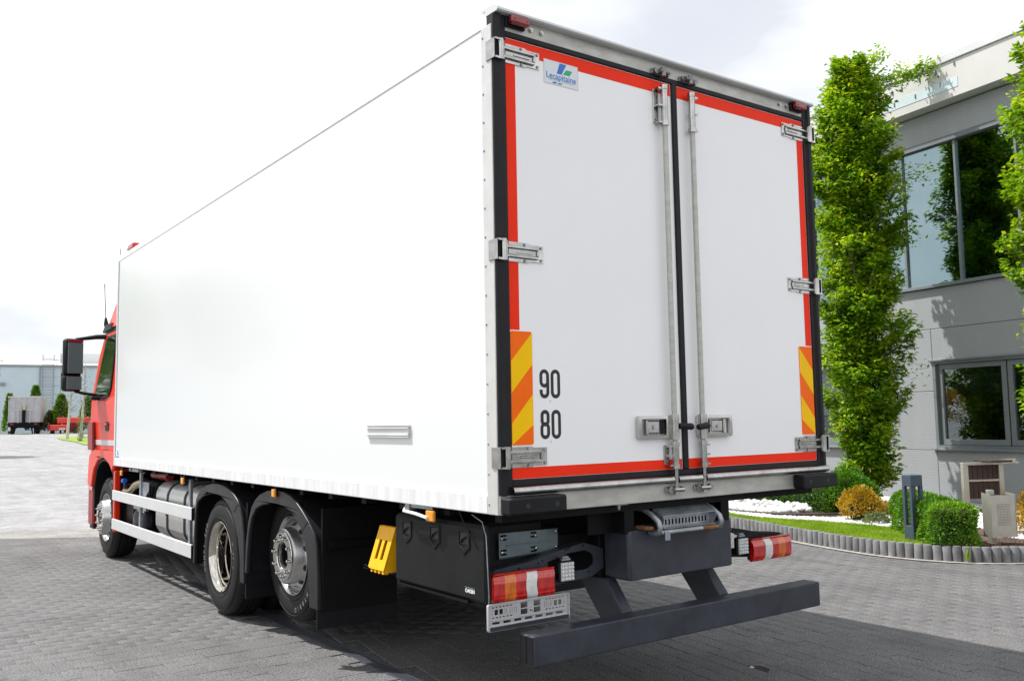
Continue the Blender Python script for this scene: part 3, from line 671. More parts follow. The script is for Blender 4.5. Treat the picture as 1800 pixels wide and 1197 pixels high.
    if side == 0: m.cyl((1.208, -0.052, 1.580), (1.275, -0.085, 1.576), 0.017, 0.019, n=14); m.cyl((1.275, -0.085, 1.576), (1.283, -0.089, 1.5755), 0.019, 0.013, n=14)
    else: m.cyl((1.425, -0.068, 1.580), (1.340, -0.075, 1.572), 0.019, 0.017, n=14); m.cyl((1.340, -0.075, 1.572), (1.333, -0.0755, 1.5715), 0.017, 0.012, n=14)
    m.build('handle_grip', 'rubber', D)
    return D
M['cast_alu'] = mat('cast_metal', (0.25, 0.25, 0.245), 0.42, metal=0.8, var=0.3, vscale=20)
DL = door(0); DR = door(1)
m = MB(); m.box(1.2785, 1.3215, -0.013, 0.02, 1.337, 3.596, 0.005); m.build('centre_seal', 'rubber', DL)
for ch, z in (('90', 1.736), ('80', 1.530)):
    m = MB(); digit(m, ch[0], 0.263, z, -0.0006); digit(m, ch[1], 0.263+0.072, z, -0.0006)
    o = m.build('speed_number', 'ink', DL, smooth=0, recalc=False); o['label'] = 'black number %s' % ch
    m = MB(); m.lathe([(0, 0.0035), (0, 0.0055)], (0.330, -0.0006, z-0.014), n=16, axis='y'); m.build('print_ring', 'logo_grey', DL, smooth=0, recalc=False)
# maker's plate on the left door
m = MB(); m.box(0.331, 0.566, -0.0016, -0.0002, 3.398, 3.528); m.build('name_plate', 'logo_plate', DL, smooth=0)
m = MB()
for q in ((0.331, 0.566, 3.5265, 3.528), (0.331, 0.566, 3.398, 3.3995)): m.box(q[0], q[1], -0.0020, -0.0017, q[2], q[3])
for q in ((0.331, 0.3325, 3.3996, 3.5264), (0.5645, 0.566, 3.3996, 3.5264)): m.box(q[0], q[1], -0.0020, -0.0017, q[2], q[3])
m.build('plate_border', 'logo_grey', DL, smooth=0)
m = MB(); m.prism([(0.418, 3.462), (0.452, 3.462), (0.486, 3.522), (0.440, 3.522)], 'y', -0.0021, -0.0017); m.build('logo_blue_mark', 'logo_blue', DL, smooth=0)
m = MB(); m.prism([(0.462, 3.465), (0.507, 3.465), (0.527, 3.494), (0.484, 3.494)], 'y', -0.0021, -0.0017); m.build('logo_green_mark', 'logo_green', DL, smooth=0)
text('Lecapitaine', 0.046, 'logo_lettering', 'logo_blue', DL, on_rear(0.4485, -0.0019, 3.444), bold=0.0005)
text('CARROSSERIE FRIGORIFIQUE', 0.0125, 'logo_small_lettering', 'logo_grey', DL, on_rear(0.4485, -0.0019, 3.424), sx=1.12)
m = MB(); m.prism([(0.385, 3.404), (0.410, 3.404), (0.421, 3.414), (0.396, 3.414)], 'y', -0.0021, -0.0017); m.build('logo_blue_mark', 'logo_blue', DL, smooth=0)
m = MB(); m.prism([(0.421, 3.404), (0.448, 3.404), (0.459, 3.414), (0.432, 3.414)], 'y', -0.0021, -0.0017); m.build('logo_green_mark', 'logo_green', DL, smooth=0)
# rubber buffers
for k in (0, 1):
    m = MB(); m.box(0.0, 0.352, -0.098, -0.0125, 1.172, 1.257, 0.010); holes = MB()
    for x in (0.105, 0.285): holes.cyl((x, -0.0982, 1.215), (x, -0.094, 1.215), 0.0135, n=16); holes.cyl((x, -0.0985, 1.215), (x, -0.0983, 1.215), 0.0125, n=16)
    if k: m.mir(); holes.mir()
    b = m.build('rubber_buffer', 'black_plastic', T); o = holes.build('bolt_holes', 'ink', b); o['kind'] = 'stuff'
# chassis
lr(lambda m: (m.box(0.87, 0.95, 0.27, 9.5, 0.745, 1.0, 0.006), m.box(0.875, 0.945, 0.06, 8.0, 1.0, 1.125)), 'chassis_rail', 'chassis', T)
m = MB(); y = 0.06
while y < 8.0: m.box(0.06, 2.54, y, y+0.06, 1.125, 1.1695); y += 0.49
m.build('floor_bearers', 'chassis', T)
for y in (1.4, 2.2, 3.6, 5.2, 6.6, 8.3):
    m = MB(); m.box(0.95, 1.65, y, y+0.09, 0.80, 0.96); m.build('cross_member', 'chassis', T)
m = MB(); m.prism([(0.893, 0.745), (1.737, 0.745), (1.737, 1.015), (0.893, 1.015)], 'y', 0.052, 0.262)
xm = m.build('rear_crossmember', 'slate_paint', T, bevel=0.018, bseg=3)
for k in (0, 1):   # side hanger plates with a hole
    m = MB(); m.prism([(0.10, 1.0), (0.62, 1.0), (0.62, 1.124), (0.10, 1.124)], 'x', 0.955, 0.970, holes=[rrect(0.14, 0.165, 1.05, 1.075, 0.010)])
    if k: m.mir()
    m.build('hanger_plate', 'chassis', T, smooth=0)
m = MB(); m.prism([(1.62, 1.0), (1.80, 1.0), (1.80, 1.165), (1.62, 1.165)], 'y', 0.262, 0.275, holes=[rrect(1.765, 1.783, 1.085, 1.103, 0.008)]); m.build('hanger_plate', 'chassis', T, smooth=0)
m = MB(); m.box(0.70, 0.90, 0.16, 0.175, 1.0, 1.165); m.build('hanger_plate', 'chassis', T, smooth=0)
m = MB(); m.cyl((0.80, 0.02, 1.150), (0.80, 0.02, 1.1698), 0.010, n=6); m.cyl((0.80, 0.02, 1.140), (0.80, 0.02, 1.150), 0.006, n=8); m.box(0.77, 0.85, 0.0, 0.05, 1.1655, 1.1699); m.build('apron_bolt', 'galvanised', T)
# underrun bumper
m = MB(); m.box(0.172, 2.448, -0.032, 0.088, 0.430, 0.578, 0.006); ub = m.build('underrun_bumper', 'slate_paint', T)
lr(lambda m: (m.box(0.1685, 0.1725, -0.026, 0.024, 0.437, 0.571, 0.001), m.box(0.1685, 0.1725, 0.030, 0.082, 0.437, 0.571, 0.001)), 'end_cap', 'black_plastic', ub)
lr(lambda m: m.prism([(0.225, 0.744), (0.078+0.012, 0.5785), (0.0885, 0.44), (0.235, 0.47), (0.30, 0.55), (0.47, 0.744)], 'x', 0.872, 0.948), 'bumper_arm', 'slate_paint', ub, smooth=20, bevel=0.006)
# folding step
for x in (1.05, 1.545):
    m = MB(); m.tube([(x, 0.20, 1.125), (x, 0.10, 1.124), (x, 0.03, 1.095), (x, -0.025, 1.058), (x, -0.036, 1.030), (x, -0.026, 1.002), (x, 0.005, 0.990), (x, 0.045, 1.000)], 0.016, n=8)
    if x < 1.2: step = m.build('folding_step', 'galvanised', T, smooth=60)
    else: m.build('step_arm', 'galvanised', step, smooth=60)
m = MB(); m.tube([(1.07, -0.018, 0.998), (1.53, -0.018, 0.998)], 0.013, n=10); m.build('step_tube', 'galvanised', step)
m = MB(); m.tube([(1.40, -0.0185, 0.9985), (1.52, -0.0185, 0.9985)], 0.0138, n=10); m.build('rust_patch', 'rust', step)
m = MB(); hol = []
for i in range(14):
    x = 1.125+i*0.028; hol.append(rrect(x, x+0.007, 0.033, 0.048, 0.003, 2))
m.prism([(1.10, 0.0), (1.52, 0.0), (1.52, 0.085), (1.10, 0.085)], 'z', 0.0, 0.004, holes=hol)
top = MB(); top.v = [(x, y-0.012, z+1.119-(0.085-y)*0.42) for x, y, z in m.v]; top.f = m.f
top.build('step_tread', 'galvanised', step, smooth=0)
m = MB(); hol = [rrect(1.125+i*0.027, 1.138+i*0.027, 1.030, 1.062, 0.004, 2) for i in range(14)]
m.prism([(1.10, 1.015), (1.52, 1.015), (1.52, 1.078), (1.10, 1.078)], 'y', 0.028, 0.031, holes=hol); m.build('step_back', 'galvanised', step, smooth=0)
m = MB(); hol = [rrect(1.125+i*0.028, 1.132+i*0.028, -0.006, 0.006, 0.003, 2) for i in range(14)]
m.prism([(1.10, -0.018), (1.52, -0.018), (1.52, 0.027), (1.10, 0.027)], 'z', 1.016, 1.019, holes=hol); m.build('step_lip', 'galvanised', step, smooth=0)
for x in (1.096, 1.5205):
    m = MB(); m.prism([(-0.012, 1.083), (-0.020, 1.074), (-0.016, 1.050), (0.004, 1.020), (0.031, 1.016), (0.073, 1.080), (0.073, 1.119)], 'x', x, x+0.0035); m.build('step_side', 'galvanised', step, smooth=0)
m = MB(); m.box(1.085, 1.125, -0.040, -0.032, 0.955, 1.005, 0.003); m.build('step_catch', 'galvanised', step)
m = MB(); m.box(0.98, 1.04, 0.0, 0.09, 1.0165, 1.034, 0.004); m.build('rusty_pivot', 'rust', step)
# lamp brackets, tail lamps, work lamps
BO = [(0.118, 0.80), (0.118, 0.849), (0.165, 0.863), (0.382, 0.883), (0.558, 0.918), (0.752, 0.948), (0.852, 0.918), (0.893, 0.90), (0.893, 0.80), (0.853, 0.780), (0.813, 0.760), (0.606, 0.745), (0.50, 0.735), (0.30, 0.74)]
BH = [(0.494, 0.868), (0.546, 0.878), (0.642, 0.901), (0.762, 0.906), (0.808, 0.885), (0.822, 0.862), (0.818, 0.826), (0.77, 0.803), (0.60, 0.800), (0.51, 0.815)]
for k in (0, 1):
    sm = (lambda m: m.mir()) if k else (lambda m: m)
    hs = [BH] + [rrect(x, x+0.011, z, z+0.011, 0.004, 2) for x, z in ((0.43, 0.862), (0.455, 0.872), (0.615, 0.915), (0.630, 0.918), (0.645, 0.921), (0.745, 0.926), (0.47, 0.79), (0.78, 0.782), (0.845, 0.84), (0.30, 0.85), (0.20, 0.84))]
    m = MB(); m.prism(BO, 'y', 0.262, 0.270, holes=hs); sm(m); br = m.build('lamp_bracket', 'slate_paint' if not k else 'black_plastic', T, smooth=0)
    m = MB(); top = [(0.118, 0.849), (0.165, 0.863), (0.382, 0.883), (0.558, 0.918), (0.752, 0.948), (0.852, 0.918)]
    for (x0, z0), (x1, z1) in zip(top[:-1], top[1:]):
        m.add([(x0, 0.27, z0), (x1, 0.27, z1), (x1, 0.34, z1), (x0, 0.34, z0), (x0, 0.27, z0-0.005), (x1, 0.27, z1-0.005), (x1, 0.34, z1-0.005), (x0, 0.34, z0-0.005)], [(0, 1, 2, 3), (7, 6, 5, 4), (0, 4, 5, 1), (2, 6, 7, 3)])
    sm(m); m.build('bracket_flange', 'slate_paint', br, smooth=0)
    m = MB(); m.box(0.112, 0.498, 0.232, 0.2615, 0.712, 0.838, 0.012); sm(m); tl = m.build('tail_lamp', 'black_plastic', T)
    z0, z1 = 0.708, 0.842
    def seg(xa, xb, mt, curve=0.0, ya=0.2):
        n = 6; m = MB(); poly = []
        bl_ = [(xa+curve*math.sin(math.pi*i/n), z0+(z1-z0)*i/n) for i in range(n+1)]; brr = [(xb+curve*math.sin(math.pi*i/n), z0+(z1-z0)*i/n) for i in range(n+1)]
        m.prism(bl_+brr[::-1], 'y', ya, 0.2318)
        # round the top and bottom towards the back
        m.v = [(x, y+(0.016*((abs(z-(z0+z1)/2)/((z1-z0)/2))**6) if y < 0.21 else 0)+(0.10*max(0, 0.165-x)**1.0 if y < 0.21 else 0), z) for x, y, z in m.v]
        sm(m); m.build({'lens_red': 'red_lens', 'lens_amber': 'amber_lens', 'lens_clear': 'reverse_lens'}[mt], mt, tl, smooth=30, bevel=0.002)
    seg(0.108, 0.176, 'lens_red', -0.004); seg(0.1765, 0.248, 'lens_amber', -0.006); seg(0.2485, 0.318, 'lens_red', -0.010, 0.199); seg(0.3185, 0.388, 'lens_clear', -0.014, 0.197); seg(0.3885, 0.502, 'lens_red', -0.010, 0.199)
    m = MB(); m.box(0.098, 0.1075, 0.212, 0.236, 0.716, 0.834, 0.004); m.box(0.108, 0.50, 0.206, 0.2317, 0.8425, 0.852, 0.003); sm(m); m.build('lens_rim', 'lens_red', tl)
    # work lamp
    m = MB(); m.box(0.534, 0.638, 0.206, 0.243, 0.760, 0.872, 0.010); sm(m); wl_ = m.build('work_lamp', 'black_plastic', T)
    m = MB(); m.box(0.541, 0.631, 0.2035, 0.2058, 0.767, 0.865, 0.001); sm(m); m.build('lamp_reflector', 'lens_led', wl_)
    m = MB()
    for i in range(4):
        for j in range(5):
            cx, cz = 0.5525+i*0.0225, 0.7765+j*0.0198
            m.lathe([(0.0034, 0.0098), (-0.003, 0.0080), (-0.006, 0.0045), (-0.0072, 0.0)], (cx, 0.200, cz), n=10, axis='y')
    sm(m); m.build('lamp_lenses', 'lens_clear', wl_, smooth=60)
    m = MB(); m.box(0.556, 0.616, 0.212, 0.232, 0.8725, 0.884, 0.002); m.box(0.566, 0.606, 0.215, 0.2615, 0.8845, 0.896, 0.002); sm(m); m.build('lamp_mount', 'galvanised', wl_)
# rear galvanised mounting plate
m = MB(); sl = [rrect(x, x+0.042, z, z+0.010, 0.004, 2) for x in (0.240, 0.44) for z in (0.918, 0.938, 0.995, 1.015)]
m.prism([(0.232, 0.904), (0.628, 0.918), (0.628, 1.030), (0.232, 1.034)], 'y', 0.336, 0.340, holes=sl); mpz = m.build('mounting_plate', 'zinc_dark', T, smooth=0)
m = MB(); m.add([(0.232, 0.326, 0.900), (0.628, 0.326, 0.914), (0.628, 0.340, 0.9175), (0.232, 0.340, 0.9035)], [(0, 1, 2, 3)]); m.build('plate_flange', 'zinc_dark', mpz, smooth=0)
m = MB(); m.box(0.28, 0.60, 0.331, 0.3357, 0.962, 0.970, 0.001); m.build('pressed_rib', 'zinc_dark', mpz)
for x, z in ((0.250, 1.005), (0.250, 0.932), (0.475, 1.003), (0.475, 0.936), (0.615, 1.015), (0.615, 0.932)):
    m = MB(); m.lathe([(0, 0.010), (-0.005, 0.008), (-0.008, 0.0)], (x, 0.3355, z), n=10, axis='y'); m.build('plate_bolt', 'stainless', mpz)
m = MB(); m.box(0.55, 0.87, 0.341, 0.42, 0.93, 0.99); m.build('plate_support', 'chassis', mpz)
# number plate holder (empty)
x0, x1, z0, z1 = 0.050, 0.575, 0.578, 0.712; yy = 0.188
hol = []
for a, b in ((x0+0.208, x0+0.253), (x0+0.292, x0+0.337)):
    hol += [[(a, z0+0.060), (b, z0+0.060), (b, z0+0.087), (a, z0+0.087)], [(a, z0+0.092), (b, z0+0.092), (b, z0+0.120), (a, z0+0.120)]]
for a in (x0+0.045, x0+0.075, x0+0.425, x0+0.455): hol.append([(a, z0+0.078), (a+0.023, z0+0.078), (a+0.023, z0+0.104), (a, z0+0.104)])
for i in range(6):
    for s_ in (0.03, 0.37):
        a = x0+s_+i*0.022; hol.append([(a, z0+0.112), (a+0.014, z0+0.112), (a+0.014, z0+0.118), (a, z0+0.118)]); hol.append([(a, z0+0.062), (a+0.015, z0+0.062), (a+0.015, z0+0.068), (a, z0+0.068)])
for a in (x0+0.030, x0+0.108, x0+0.118, x0+0.140, x0+0.152, x0+0.166, x0+0.180, x0+0.360, x0+0.372, x0+0.385, x0+0.400, x0+0.410, x0+0.487, x0+0.497): hol.append([(a, z0+0.076), (a+0.004, z0+0.076), (a+0.004, z0+0.106), (a, z0+0.106)])
for i in range(7):
    a = x0+0.03+i*0.068; hol.append([(a, z0+0.032), (a+0.048, z0+0.032), (a+0.048, z0+0.044), (a, z0+0.044)])
m = MB(); m.prism([(x0+0.004, z0+0.026), (x1-0.004, z0+0.026), (x1-0.004, z1-0.004), (x0+0.004, z1-0.004)], 'y', yy, yy+0.004, holes=hol)
M['holder_plastic'] = mat('holder_plastic', (0.52, 0.52, 0.54), 0.25, metal=0.3, coat=0.3, var=0.1)
ph = m.build('plate_holder', 'holder_plastic', T, smooth=0)
m = MB(); m.prism(rrect(x0, x1, z0, z1, 0.010), 'y', yy-0.010, yy+0.006, holes=[[(x0+0.006, z0+0.026), (x1-0.006, z0+0.026), (x1-0.006, z1-0.006), (x0+0.006, z1-0.006)]]); m.build('holder_rim', 'holder_plastic', ph, bevel=0.002)
m = MB(); m.box(x0+0.01, x1-0.01, yy-0.014, yy-0.0103, z0+0.003, z0+0.023, 0.001); m.build('holder_flap', 'slate_paint', ph)
m = MB(); m.box(x0+0.03, x1-0.03, yy-0.006, yy-0.0005, z0+0.048, z0+0.054, 0.001); m.build('holder_bar', 'holder_plastic', ph)
m = MB(); m.lathe([(0, 0.009), (-0.004, 0.007), (-0.006, 0.0)], (x0+0.274, yy-0.0003, z0+0.078), n=10, axis='y'); m.build('holder_screw', 'stainless', ph)
m = MB(); m.box(0.29, 0.35, 0.1945, 0.262, 0.695, 0.705); m.box(0.29, 0.35, 0.245, 0.2615, 0.70, 0.76); m.build('holder_arm', 'chassis', ph)

# ------------------------------------------------------------------ wheels
def wheel(kind, cx, cy, cz, R=0.5, W=0.30):
    # outer face towards -X at x = cx ; returns the wheel part
    def tyre_mesh(m, x0):
        w = W
        prof = [(0.020, 0.292), (0.004, 0.310), (-0.004, 0.345), (-0.006, 0.385), (0.0, 0.425), (0.012, 0.458), (0.026, 0.481), (0.046, 0.4935),
                (0.070, 0.4975), (0.074, 0.4975), (0.078, 0.484), (0.086, 0.484), (0.090, 0.499), (0.126, 0.5), (0.130, 0.486), (0.138, 0.486), (0.142, 0.5)]
        full = prof + [(w-h, r) for h, r in prof[::-1]]
        full = [(h, r*R/0.5 if r > 0.35 else r) for h, r in full]
        m.lathe(full, (x0, cy, cz), n=72)
        return m
    m = tyre_mesh(MB(), cx)
    wh = m.build('wheel', 'tyre', T, smooth=28)
    # tread blocks along the shoulder
    m = MB()
    for k in range(60):
        a = 2*math.pi*k/60; c_, s_ = math.cos(a), math.sin(a)
        for (x0, x1) in ((cx+0.020, cx+0.062),):
            v = []
            for dx, rr in ((x0, 0.478), (x1, 0.4975)):
                for da in (-0.009, 0.009):
                    v.append((dx, cy+(rr+0.0022)*R/0.5*math.cos(a+da), cz+(rr+0.0022)*R/0.5*math.sin(a+da)))
            m.add(v, [(0, 1, 3, 2)])
    o = m.build('tread_sipes', 'ink', wh, smooth=0, recalc=False); o['kind'] = 'stuff'
    # raised sidewall rings
    m = MB()
    for r0 in (0.333, 0.445): m.lathe([(cxh, rr) for cxh, rr in ((-0.0055 if r0 < 0.4 else 0.004, r0), (-0.0085 if r0 < 0.4 else 0.001, r0+0.003), (-0.0055 if r0 < 0.4 else 0.006, r0+0.006))], (cx, cy, cz), n=72)
    m.build('sidewall_rings', 'tyre', wh, smooth=60, recalc=False)
    if kind == 'drive':
        prof = [(0.018, 0.286), (0.004, 0.297), (0.000, 0.300), (-0.002, 0.296), (0.004, 0.288), (0.018, 0.272), (0.034, 0.262), (0.060, 0.258), (0.066, 0.248), (0.074, 0.250), (0.125, 0.246), (0.131, 0.234), (0.140, 0.237), (0.190, 0.233), (0.196, 0.220), (0.205, 0.223), (0.246, 0.218), (0.250, 0.206)]
        m = MB(); m.lathe(prof, (cx, cy, cz), n=64); m.build('rim', 'rim_reflection_tint', wh, smooth=40)
        m = MB(); m.lathe([(0.2502, 0.2058), (0.262, 0.19), (0.262, 0.135), (0.21, 0.130), (0.195, 0.115), (0.195, 0.0)], (cx, cy, cz), n=36); m.build('hub', 'chassis', wh, smooth=40)
        m = MB()
        for k in range(10):
            a = 2*math.pi*k/10; m.cyl((cx+0.2615, cy+0.1675*math.cos(a), cz+0.1675*math.sin(a)), (cx+0.225, cy+0.1675*math.cos(a), cz+0.1675*math.sin(a)), 0.015, 0.012, n=6)
        o = m.build('wheel_nuts', 'silver_wheel', wh); o['kind'] = 'stuff'
        # second tyre of the pair
        m = tyre_mesh(MB(), cx+W+0.035); m.build('inner_tyre', 'tyre', wh, smooth=28)
    else:
        prof = [(0.020, 0.286), (0.004, 0.297), (0.000, 0.300), (-0.002, 0.296), (0.004, 0.288), (0.020, 0.272), (0.052, 0.268), (0.062, 0.262), (0.055, 0.250), (0.010, 0.226), (-0.045, 0.213), (-0.060, 0.205), (-0.062, 0.198), (-0.058, 0.1945), (-0.056, 0.100), (-0.030, 0.098)]
        m = MB(); m.lathe(prof, (cx, cy, cz), n=64); rim = m.build('rim', 'silver_wheel', wh, smooth=40)
        m = MB()
        for k in range(10):     # hand holes on the dished flank
            a = 2*math.pi*(k+0.5)/10; v = []; nn = 14
            for q in range(nn):
                b = 2*math.pi*q/nn; ang_ = a+0.105*math.cos(b); hh = 0.022+0.018*math.sin(b)
                rr = 0.250-(0.055-hh)/(0.055-0.010)*(0.250-0.226)+0.0025; v.append((cx+hh, cy+rr*math.cos(ang_), cz+rr*math.sin(ang_)))
            m.add(v, [tuple(range(nn))])
        o = m.build('hand_holes', 'ink', wh, smooth=0, recalc=False); o['kind'] = 'stuff'
        m = MB(); m.lathe([(-0.0585, 0.186), (-0.070, 0.184), (-0.074, 0.180), (-0.074, 0.112), (-0.068, 0.107), (-0.056, 0.107)], (cx, cy, cz), n=56); m.build('nut_ring', 'chrome', wh, smooth=30)
        m = MB(); m.lathe([(-0.040, 0.098), (-0.035, 0.090), (0.02, 0.088), (0.02, 0.0)], (cx, cy, cz), n=32); m.build('hub', 'chassis', wh, smooth=30)
        m = MB(); m.lathe([(0.0195, 0.05), (-0.005, 0.046), (-0.012, 0.030), (-0.012, 0.0)], (cx, cy, cz), n=20)
        for k in range(8):
            a = 2*math.pi*k/8; m.cyl((cx+0.0195, cy+0.07*math.cos(a), cz+0.07*math.sin(a)), (cx+0.005, cy+0.07*math.cos(a), cz+0.07*math.sin(a)), 0.009, n=6)
        m.build('hub_cap', 'silver_wheel', wh, smooth=40)
        for k in range(10):
            a = 2*math.pi*(k+0.25)/10; m = MB()
            m.lathe([(-0.0745, 0.017), (-0.081, 0.016), (-0.088, 0.0125), (-0.096, 0.0120), (-0.100, 0.008), (-0.101, 0.0)], (cx, cy+0.148*math.cos(a), cz+0.148*math.sin(a)), n=10); m.build('wheel_nut', 'chrome', wh, smooth=40)
    return wh
M['rim_reflection_tint'] = mat('polished_rim', (0.58, 0.55, 0.49), 0.06, metal=1.0, var=0.10, vscale=7, rvar=0.04)  # warm tint in the metal stands for yellow light reflected in the barrel
wf = wheel('steer', 0.075, 8.74, 0.5)
wm = wheel('drive', 0.06, 4.30, 0.5)
wr = wheel('steer', 0.20, 3.06, 0.632)
def arc_text(wh, s, r, a0, da, cx, cy, cz, size, name='sidewall_lettering'):
    # letters around the sidewall
    j = bpy.data.meshes.new(name); bm = bmesh.new()
    for i, ch in enumerate(s):
        if ch == ' ': continue
        c = bpy.data.curves.new('t', 'FONT'); c.body = ch; c.size = size; c.align_x = 'CENTER'; c.align_y = 'CENTER'; c.offset = 0.0012
        o = bpy.data.objects.new('t', c); COL.objects.link(o); bpy.context.view_layer.update()
        me = bpy.data.meshes.new_from_object(o); bpy.data.objects.remove(o); bpy.data.curves.remove(c)
        a = a0+da*i        # angle seen from -X: 0 = up, positive clockwise
        mt = Matrix.Translation((cx, cy, cz)) @ on_left(0, 0, 0) @ Matrix.Rotation(-a, 4, 'Z') @ Matrix.Translation((0, r, 0))
        me.transform(mt); bm.from_mesh(me); bpy.data.meshes.remove(me)
    bmesh.ops.translate(bm, verts=bm.verts, vec=Vector((-cx, -cy, -cz))); bm.to_mesh(j); bm.free(); j.materials.append(M['tyre_print'])
    o = bpy.data.objects.new(name, j); COL.objects.link(o); attach(o, wh, (cx, cy, cz)); return o
arc_text(wm, 'CONTI ECO', 0.405, rad(-112), rad(7.2), 0.0525, 4.30, 0.5, 0.052)
arc_text(wm, 'R 22.5', 0.362, rad(68), rad(6.0), 0.0535, 4.30, 0.5, 0.036)
arc_text(wr, 'HYBRID', 0.405, rad(128), rad(7.5), 0.1925, 3.06, 0.632, 0.046)
# right-hand wheels: same meshes turned round
for wh, x in ((wf, 0.075), (wm, 0.06), (wr, 0.20)):
    p = FR[wh.name]; c = dup(wh, T); 
    W_ = 0.30; off = p.x - x      # origin offset from outer face
    c.location = Vector((2.6-p.x, p.y, p.z)) - FR[T.name]; c.rotation_euler = (0, 0, math.pi)
m = MB(); m.cyl((0.5, 8.74, 0.5), (2.1, 8.74, 0.5), 0.06, n=12); m.cyl((0.6, 4.3, 0.5), (2.0, 4.3, 0.5), 0.10, n=12); m.cyl((0.45, 3.06, 0.632), (2.15, 3.06, 0.632), 0.075, n=12)
m.lathe([(-0.2, 0.0), (-0.18, 0.2), (0.18, 0.2), (0.2, 0.0)], (1.3, 4.3, 0.5), n=16, axis='y')
for y in (3.06, 4.3, 8.74):
    for x in (0.80, 1.80): m.cyl((x-0.02 if x < 1 else x+0.02, y, 0.62), (x, y, 0.76), 0.10, n=12)
o = m.build('axles', 'chassis', T); o['kind'] = 'stuff'

# ------------------------------------------------------------------ mudguards
MO = [(4.965, 0.368), (4.950, 0.70), (4.907, 0.948), (4.850, 1.005), (4.768, 1.050), (4.62, 1.095), (4.457, 1.119), (4.29, 1.124), (4.127, 1.112), (4.0, 1.090), (3.883, 1.055), (3.80, 1.015), (3.740, 0.960), (3.68, 0.87), (3.640, 0.76), (3.625, 0.60), (3.619, 0.36)]
MI = [(3.715, 0.36), (3.725, 0.56), (3.765, 0.70), (3.841, 0.815), (3.92, 0.90), (4.016, 0.962), (4.14, 1.005), (4.268, 1.025), (4.42, 1.028), (4.569, 1.017), (4.72, 0.985), (4.850, 0.935), (4.895, 0.85), (4.915, 0.70), (4.925, 0.368)]
TO_ = [(3.60, 0.45), (3.58, 0.701), (3.53, 0.87), (3.462, 0.981), (3.38, 1.045), (3.283, 1.090), (3.13, 1.125), (2.971, 1.138), (2.82, 1.133), (2.679, 1.110), (2.57, 1.075), (2.478, 1.027), (2.358, 0.955), (2.26, 0.88), (2.218, 0.81), (2.194, 0.60), (2.185, 0.376)]
TI = [(2.331, 0.376), (2.345, 0.537), (2.375, 0.70), (2.428, 0.83), (2.50, 0.91), (2.601, 0.972), (2.70, 1.005), (2.808, 1.025), (2.95, 1.032), (3.08, 1.027), (3.24, 1.008), (3.371, 0.970), (3.45, 0.90), (3.51, 0.78), (3.545, 0.60), (3.555, 0.45)]
for k in (0, 1):
    sm = (lambda m: m.mir()) if k else (lambda m: m)
    for OU, IN, nm in ((MO, MI, 'mudguard'), (TO_, TI, 'mudguard')):
        m = MB(); m.prism(OU+IN, 'x', 0.030, 0.062); sm(m); g = m.build(nm, 'arch_plastic', T, smooth=40, bevel=0.010, bseg=3)
        m = MB(); n = len(OU); v = []
        for (y, z) in OU: v += [(0.060, y, z-0.010), (0.52, y, min(z+0.005, 1.12))]
        m.add(v, [(2*i, 2*i+1, 2*i+3, 2*i+2) for i in range(n-1)])
        sm(m); m.build('arch_liner', 'black_plastic', g, smooth=40, recalc=False)
        # seam across the arch
        m = MB()
        y_, z_ = (3.81, 0.99) if OU is MO else (2.41, 0.955)
        m.tube([(0.0285, y_-0.07, z_+0.012), (0.0285, y_+0.055, z_-0.08)], 0.002, n=5); sm(m); m.build('arch_seam', 'ink', g)
    # flap behind the drive wheel and large flap behind the tag wheel
    m = MB(); m.box(0.055, 0.42, 3.640, 3.662, 0.235, 0.40, 0.004); m.box(0.065, 0.60, 3.645, 3.665, 0.395, 1.0); sm(m); m.build('mudflap', 'black_plastic', T)
    m = MB(); m.box(0.062, 0.635, 2.185, 2.205, 0.36, 1.05, 0.003); sm(m); f = m.build('spray_panel', 'chassis', T)
    m = MB(); m.box(0.030, 0.640, 2.196, 2.212, 0.245, 0.385, 0.004); sm(m); m.build('mudflap', 'black_plastic', f)
    for y_, z_ in ((3.56, 0.82), (2.12, 0.80)):
        m = MB(); m.cyl((0.10, y_+0.06, z_), (0.75, y_+0.06, z_), 0.030, n=14, caps=False); m.lathe([(0.0, 0.028), (0.0, 0.034), (0.05, 0.034)], (0.098, y_+0.06, z_), n=14); sm(m); m.build('guard_stay', 'chassis', T)
# ------------------------------------------------------------------ tool box, chock, markers on the left side
m = MB(); m.box(0.052, 0.094, 0.195, 1.150, 0.705, 1.098, 0.020); m.box(0.0945, 0.55, 0.36, 1.13, 0.712, 1.09, 0.02)
M['toolbox_plastic'] = mat('toolbox_plastic', (0.0085, 0.009, 0.010), 0.55, spec=0.2, var=0.3, vscale=5, bump=0.12, bscale=260)
tb = m.build('tool_box', 'toolbox_plastic', T, smooth=0, bevel=0.006, bseg=2)
m = MB(); m.box(0.060, 0.53, 0.38, 1.12, 0.690, 0.7048); m.build('box_hem', 'chassis', tb)
for yc in (1.000, 0.690, 0.395):
    P_ = [(yc-0.058, 1.068), (yc+0.058, 1.068), (yc+0.058, 0.975), (yc, 0.935), (yc-0.058, 0.975)]
    I_ = [(yc-0.040, 1.052), (yc+0.040, 1.052), (yc+0.040, 0.985), (yc, 0.965), (yc-0.040, 0.985)]
    m = MB(); m.prism(P_, 'x', 0.046, 0.0535, holes=[I_]); lt = m.build('box_latch', 'toolbox_plastic', tb, smooth=0, bevel=0.003)
    m = MB(); m.box(0.0505, 0.0524, yc-0.038, yc+0.038, 0.992, 1.050); m.build('latch_well', 'ink', tb, smooth=0)
    m = MB(); m.tube([(0.049, yc-0.022, 1.03), (0.043, yc+0.006, 1.018), (0.049, yc+0.026, 0.998)], 0.005, n=6); m.build('latch_lever', 'black_plastic', tb)
